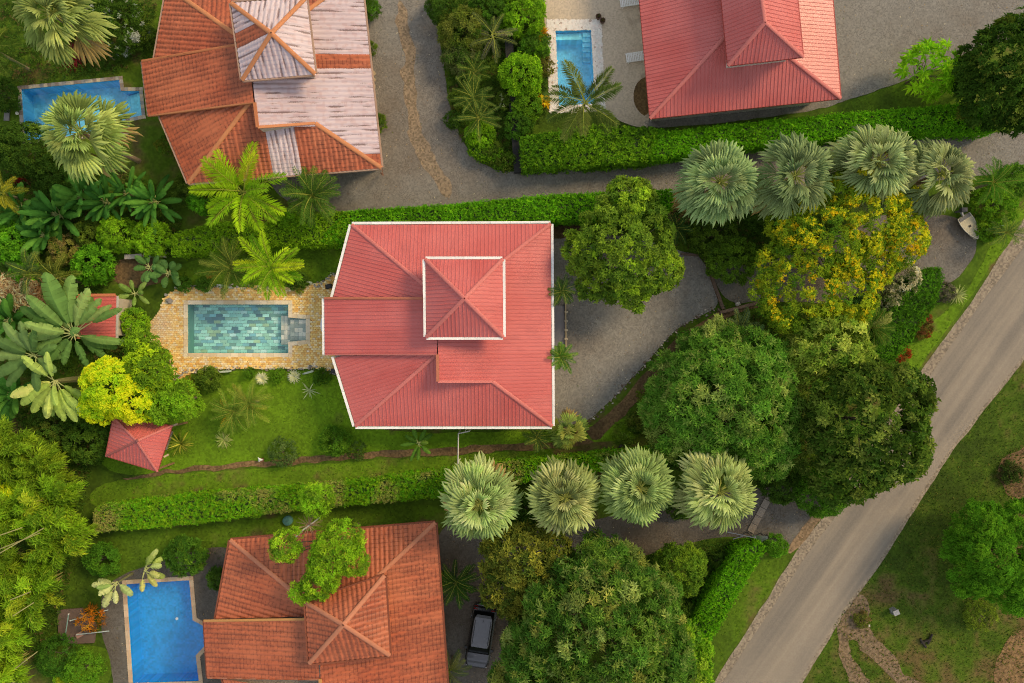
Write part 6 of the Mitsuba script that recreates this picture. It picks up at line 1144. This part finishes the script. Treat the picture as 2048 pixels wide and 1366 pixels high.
# forecourt kerb walls
KW = (.13, .085, .06)
t = thing('retaining_wall', 'low brown kerb wall dividing the two gravel courts', 'wall'); part(t, 'kerb', beam(P(1408, 513, .1), P(1446, 618, .1), .22, .26), 'solid', KW); part(t, 'kerb', beam(P(1404, 511, .1), P(1362, 508, .1), .16, .2), 'solid', KW)
t = thing('retaining_wall', 'low brown kerb wall below the brown gravel drive', 'wall'); part(t, 'kerb', beam(P(1440, 625, .1), P(1522, 604, .1), .22, .24), 'solid', (.2, .13, .09))
t = thing('added_gap_wall', 'added near black wall standing in for the dark gap between planting strips', 'wall'); part(t, 'wall', beam(P(1010, -20, .35), P(1036, 345, .35), .55, .7), 'solid', (.012, .012, .012)); part(t, 'coping', beam(P(1010.5, -20, .72), P(1036.5, 345, .72), .6, .04), 'solid', (.014, .014, .013))  # near-black block added in place of the dark gap between the beds
# benches and terrace lights
for x0_, y0_, x1_, y1_, lab in ((249, 514, 284, 512, 'left pale stone garden bench behind the thicket'), (287, 510, 332, 510, 'right pale stone garden bench behind the thicket')):
    t = thing('garden_bench', lab, 'bench'); A, B = P(x0_, y0_, .45), P(x1_, y1_, .45); part(t, 'seat', beam(A, B, .34, .08), 'solid', (.38, .34, .30))
    for u in (.15, .85): q = A + (B - A) * u; part(t, 'leg', box([q[0], q[1], .2], (.12, .3, .4)), 'solid', (.34, .3, .27))
for (a_, b_, lab) in (((438, 570), (464, 576), 'upper left pale bar planter at the terrace edge'), ((612, 562), (624, 566), 'upper right pale bar planter at the terrace edge'), ((439, 744), (462, 742), 'lower left green bar planter at the terrace edge'), ((609, 747), (627, 742), 'lower right green bar planter at the terrace edge')):
    t = thing('bar_planter', lab, 'planter'); part(t, 'trough', beam(P(*a_, .35), P(*b_, .35), .14, .16), 'solid', (.40, .45, .33)); 
    for q in (a_, b_): p = P(*q, 0); part(t, 'foot', box([p[0], p[1], .14], (.1, .1, .28)), 'solid', (.3, .33, .26))
# white pipe frame south of the villa
t = thing('pipe_frame', 'white pipe frame standing on the lawn below the south gutter', 'frame'); W_ = (.55, .53, .47)
a, b, c = P(916, 927, 2.0), P(917, 867, 2.0), P(940, 862, 2.0)
part(t, 'rail', tube([a, b], .045, 7), 'solid', W_); part(t, 'rail', tube([b, c], .045, 7), 'solid', W_); part(t, 'hook', tube([c, P(941, 857, 2.0), P(932, 858, 2.0), P(931, 863, 2.0)], .025, 5), 'solid', W_)
for q in (a, b): part(t, 'post', tube([q * [1, 1, 0], q], .045, 7), 'solid', W_)
# small things on the lawns
t = thing('yard_lamp', 'white pyramid garden lamp at the lawn edge', 'lamp'); e = P(521, 919, .3); part(t, 'shade', hullmesh([e + q for q in ([-.2, .16, 0], [.22, -.02, 0], [-.14, -.18, 0], [-.02, 0, .16])]), 'solid', (.8, .8, .78)); part(t, 'post', tube([e * [1, 1, 0], e], .04, 6), 'solid', (.3, .16, .1)); part(t, 'base', box(e * [1, 1, 0] + [0, -.08, .05], (.3, .26, .1), .2), 'solid', (.28, .13, .07))
t = thing('tank_lid', 'round teal tank lid beside the trimmed hedge', 'tank'); e = P(577, 1040, 0); part(t, 'lid', tube([e, e + [0, 0, .25], e + [0, 0, .32]], [.36, .36, .2], 18), 'solid', (.06, .17, .16)); part(t, 'knob', tube([e + [0, 0, .3], e + [0, 0, .38]], .06, 8), 'solid', (.05, .12, .12))
t = thing('concrete_slab', 'cracked brown concrete slab left of the deep blue pool', 'slab'); part(t, 'slab', prism(poly([(117, 1219), (165, 1215), (195, 1250), (190, 1284), (146, 1286), (120, 1275)]), 0, .16), 'solid', (.13, .09, .075)); part(t, 'stain_board', box(P(158, 1270, .25), (.5, .35, .05), .5), 'solid', (.34, .2, .17))
for i, (a_, b_, lab) in enumerate((((137, 1229, 1.0), (129, 1282, .3), 'long grey green pole leaning on the concrete slab'), ((142, 1241, .6), (166, 1234, .6), 'short white pole lying on the concrete slab'), ((200, 1224, .5), (216, 1220, .5), 'white pole end right of the orange croton, upper'), ((155, 1269, .5), (218, 1262, .5), 'long white pole through the orange croton, lower'))):
    t = thing('pole', lab, 'pole'); A, B = P(*a_), P(*b_); part(t, 'shaft', tube([A, B], .035, 6), 'solid', (.42, .50, .48) if i != 0 else (.2, .34, .3)); part(t, 'end_cap', tube([A, A + (A - B) / np.linalg.norm(B - A) * .08], .05, 6), 'solid', (.5, .5, .48))
# gate at the lower drive
t = thing('driveway_gate', 'grey metal gate with glass panel at the lower drive', 'gate'); GM = (.24, .25, .26)
part(t, 'rail', tube([P(1455, 1064, 1.3), P(1512, 1076, 1.3)], .04, 6), 'metal', GM); part(t, 'rail', tube([P(1466, 1078, 1.0), P(1486, 1072, 1.0)], .04, 6), 'metal', GM)
A, B = P(1506, 1070, 1.5), P(1536, 1072, 1.4); part(t, 'panel', hullmesh(np.vstack([[A, B, P(1516, 1086, .5), P(1534, 1078, .6)], np.array([A, B, P(1516, 1086, .5), P(1534, 1078, .6)]) + [0, 0, .05]])), 'metal', (.3, .31, .33))
for q in ((1455, 1064), (1506, 1074), (1534, 1076)): p = P(*q, 1.3); part(t, 'post', beam(p * [1, 1, 0], p, .07, .07, (1, 0, 0)), 'metal', GM)
t = thing('driveway_sill', 'pale concrete sill across the lower drive entrance', 'kerb'); 
for i in range(5): a_, b_ = np.array((1543, 984.)), np.array((1500, 1064.)); q0, q1 = a_ + (b_ - a_) * (i / 5 + .006), a_ + (b_ - a_) * ((i + 1) / 5 - .006); part(t, 'slab', beam(P(*q0, .04), P(*q1, .04), .5, .12), 'solid', np.array((.26, .215, .17)) * (.9 + .06 * (i % 3)))
# field odds and ends
t = thing('utility_box', 'grey white utility box in the field', 'utility box'); e = P(1788, 1222, .3); part(t, 'cabinet', box(e, (.36, .32, .6), .4), 'solid', (.26, .26, .26)); part(t, 'lid', box(e + [0, 0, .32], (.42, .36, .05), .4), 'solid', (.33, .33, .33)); part(t, 'door', box(e + [-.07, -.16, -.02], (.26, .02, .45), .4), 'solid', (.3, .3, .3))
t = thing('burnt_log', 'black burnt log heap in the field', 'log')
for i, (x_, y_, an) in enumerate(((1852, 1282, .4), (1860, 1278, 1.2), (1846, 1286, 2.2))): e = P(x_, y_, .12); q = np.array([math.cos(an), math.sin(an), .1]) * .4; part(t, 'log', tube([e - q, e + q], [.1, .08], 6), 'solid', (.025, .02, .015))
# an old leaf and clay steps by the weathered roof
for i, y_ in enumerate((147, 160, 173)): 
    k = uniq('stepping_stone'); put(k, prism(Point(*P(747, y_, 0)[:2]).buffer(.17), .0, .07), 'solid', (.36, .28, .17)); labels[k] = {'label': ('topmost', 'middle', 'lowest')[i] + ' round stepping stone along the weathered roof', 'category': 'stepping stone'}
t = thing('pavement_slab', 'grey slab left of the arched step pool', 'slab'); part(t, 'slab', box(P(14, 230, .04), (.38, .85, .1), -.05), 'solid', (.22, .21, .2))
t = thing('pool_lamp', 'round white lamp on the arched step pool coping', 'lamp'); e = P(37, 228, 0); part(t, 'globe', tube([e + [0, 0, .08], e + [0, 0, .16], e + [0, 0, .24]], [.1, .13, .05], 10), 'solid', (.75, .73, .6)); part(t, 'base', tube([e, e + [0, 0, .1]], .06, 8), 'solid', (.3, .3, .3))
part(H2, 'downpipe', tube([P(764, 338, 3.1), P(766, 350, 2.9), P(762, 346, .3)], .06, 6), 'solid', (.2, .1, .06))

# scattered leaf litter on drives and forecourt
rng = rnd(); pg = unary_union([FRONT, FRONT2, DRIVE_NW, DRIVE_S, PATIO_C, COURT]).difference(HOLES); n = int(pg.area * 2.2); q = sample_poly(pg, n, rng); p = np.c_[q, rng.uniform(.03, .05, n)]; a = rng.uniform(0, 6.28, n)
m, c = leaves(p, np.stack([np.cos(a), np.sin(a), np.zeros(n)], 1), UP + rng.normal(0, .2, (n, 3)), rng.uniform(.05, .14, n), rng.uniform(.03, .06, n), pick([((.20, .14, .07), 2), ((.10, .06, .035), 3), ((.35, .31, .25), 1), ((.06, .08, .02), 1.5)], n, rng), droop=0)
put('leaf_litter', m, 'leaf', color=c); labels['leaf_litter'] = {'label': 'fallen leaves scattered over the gravel', 'category': 'leaf litter', 'kind': 'stuff'}
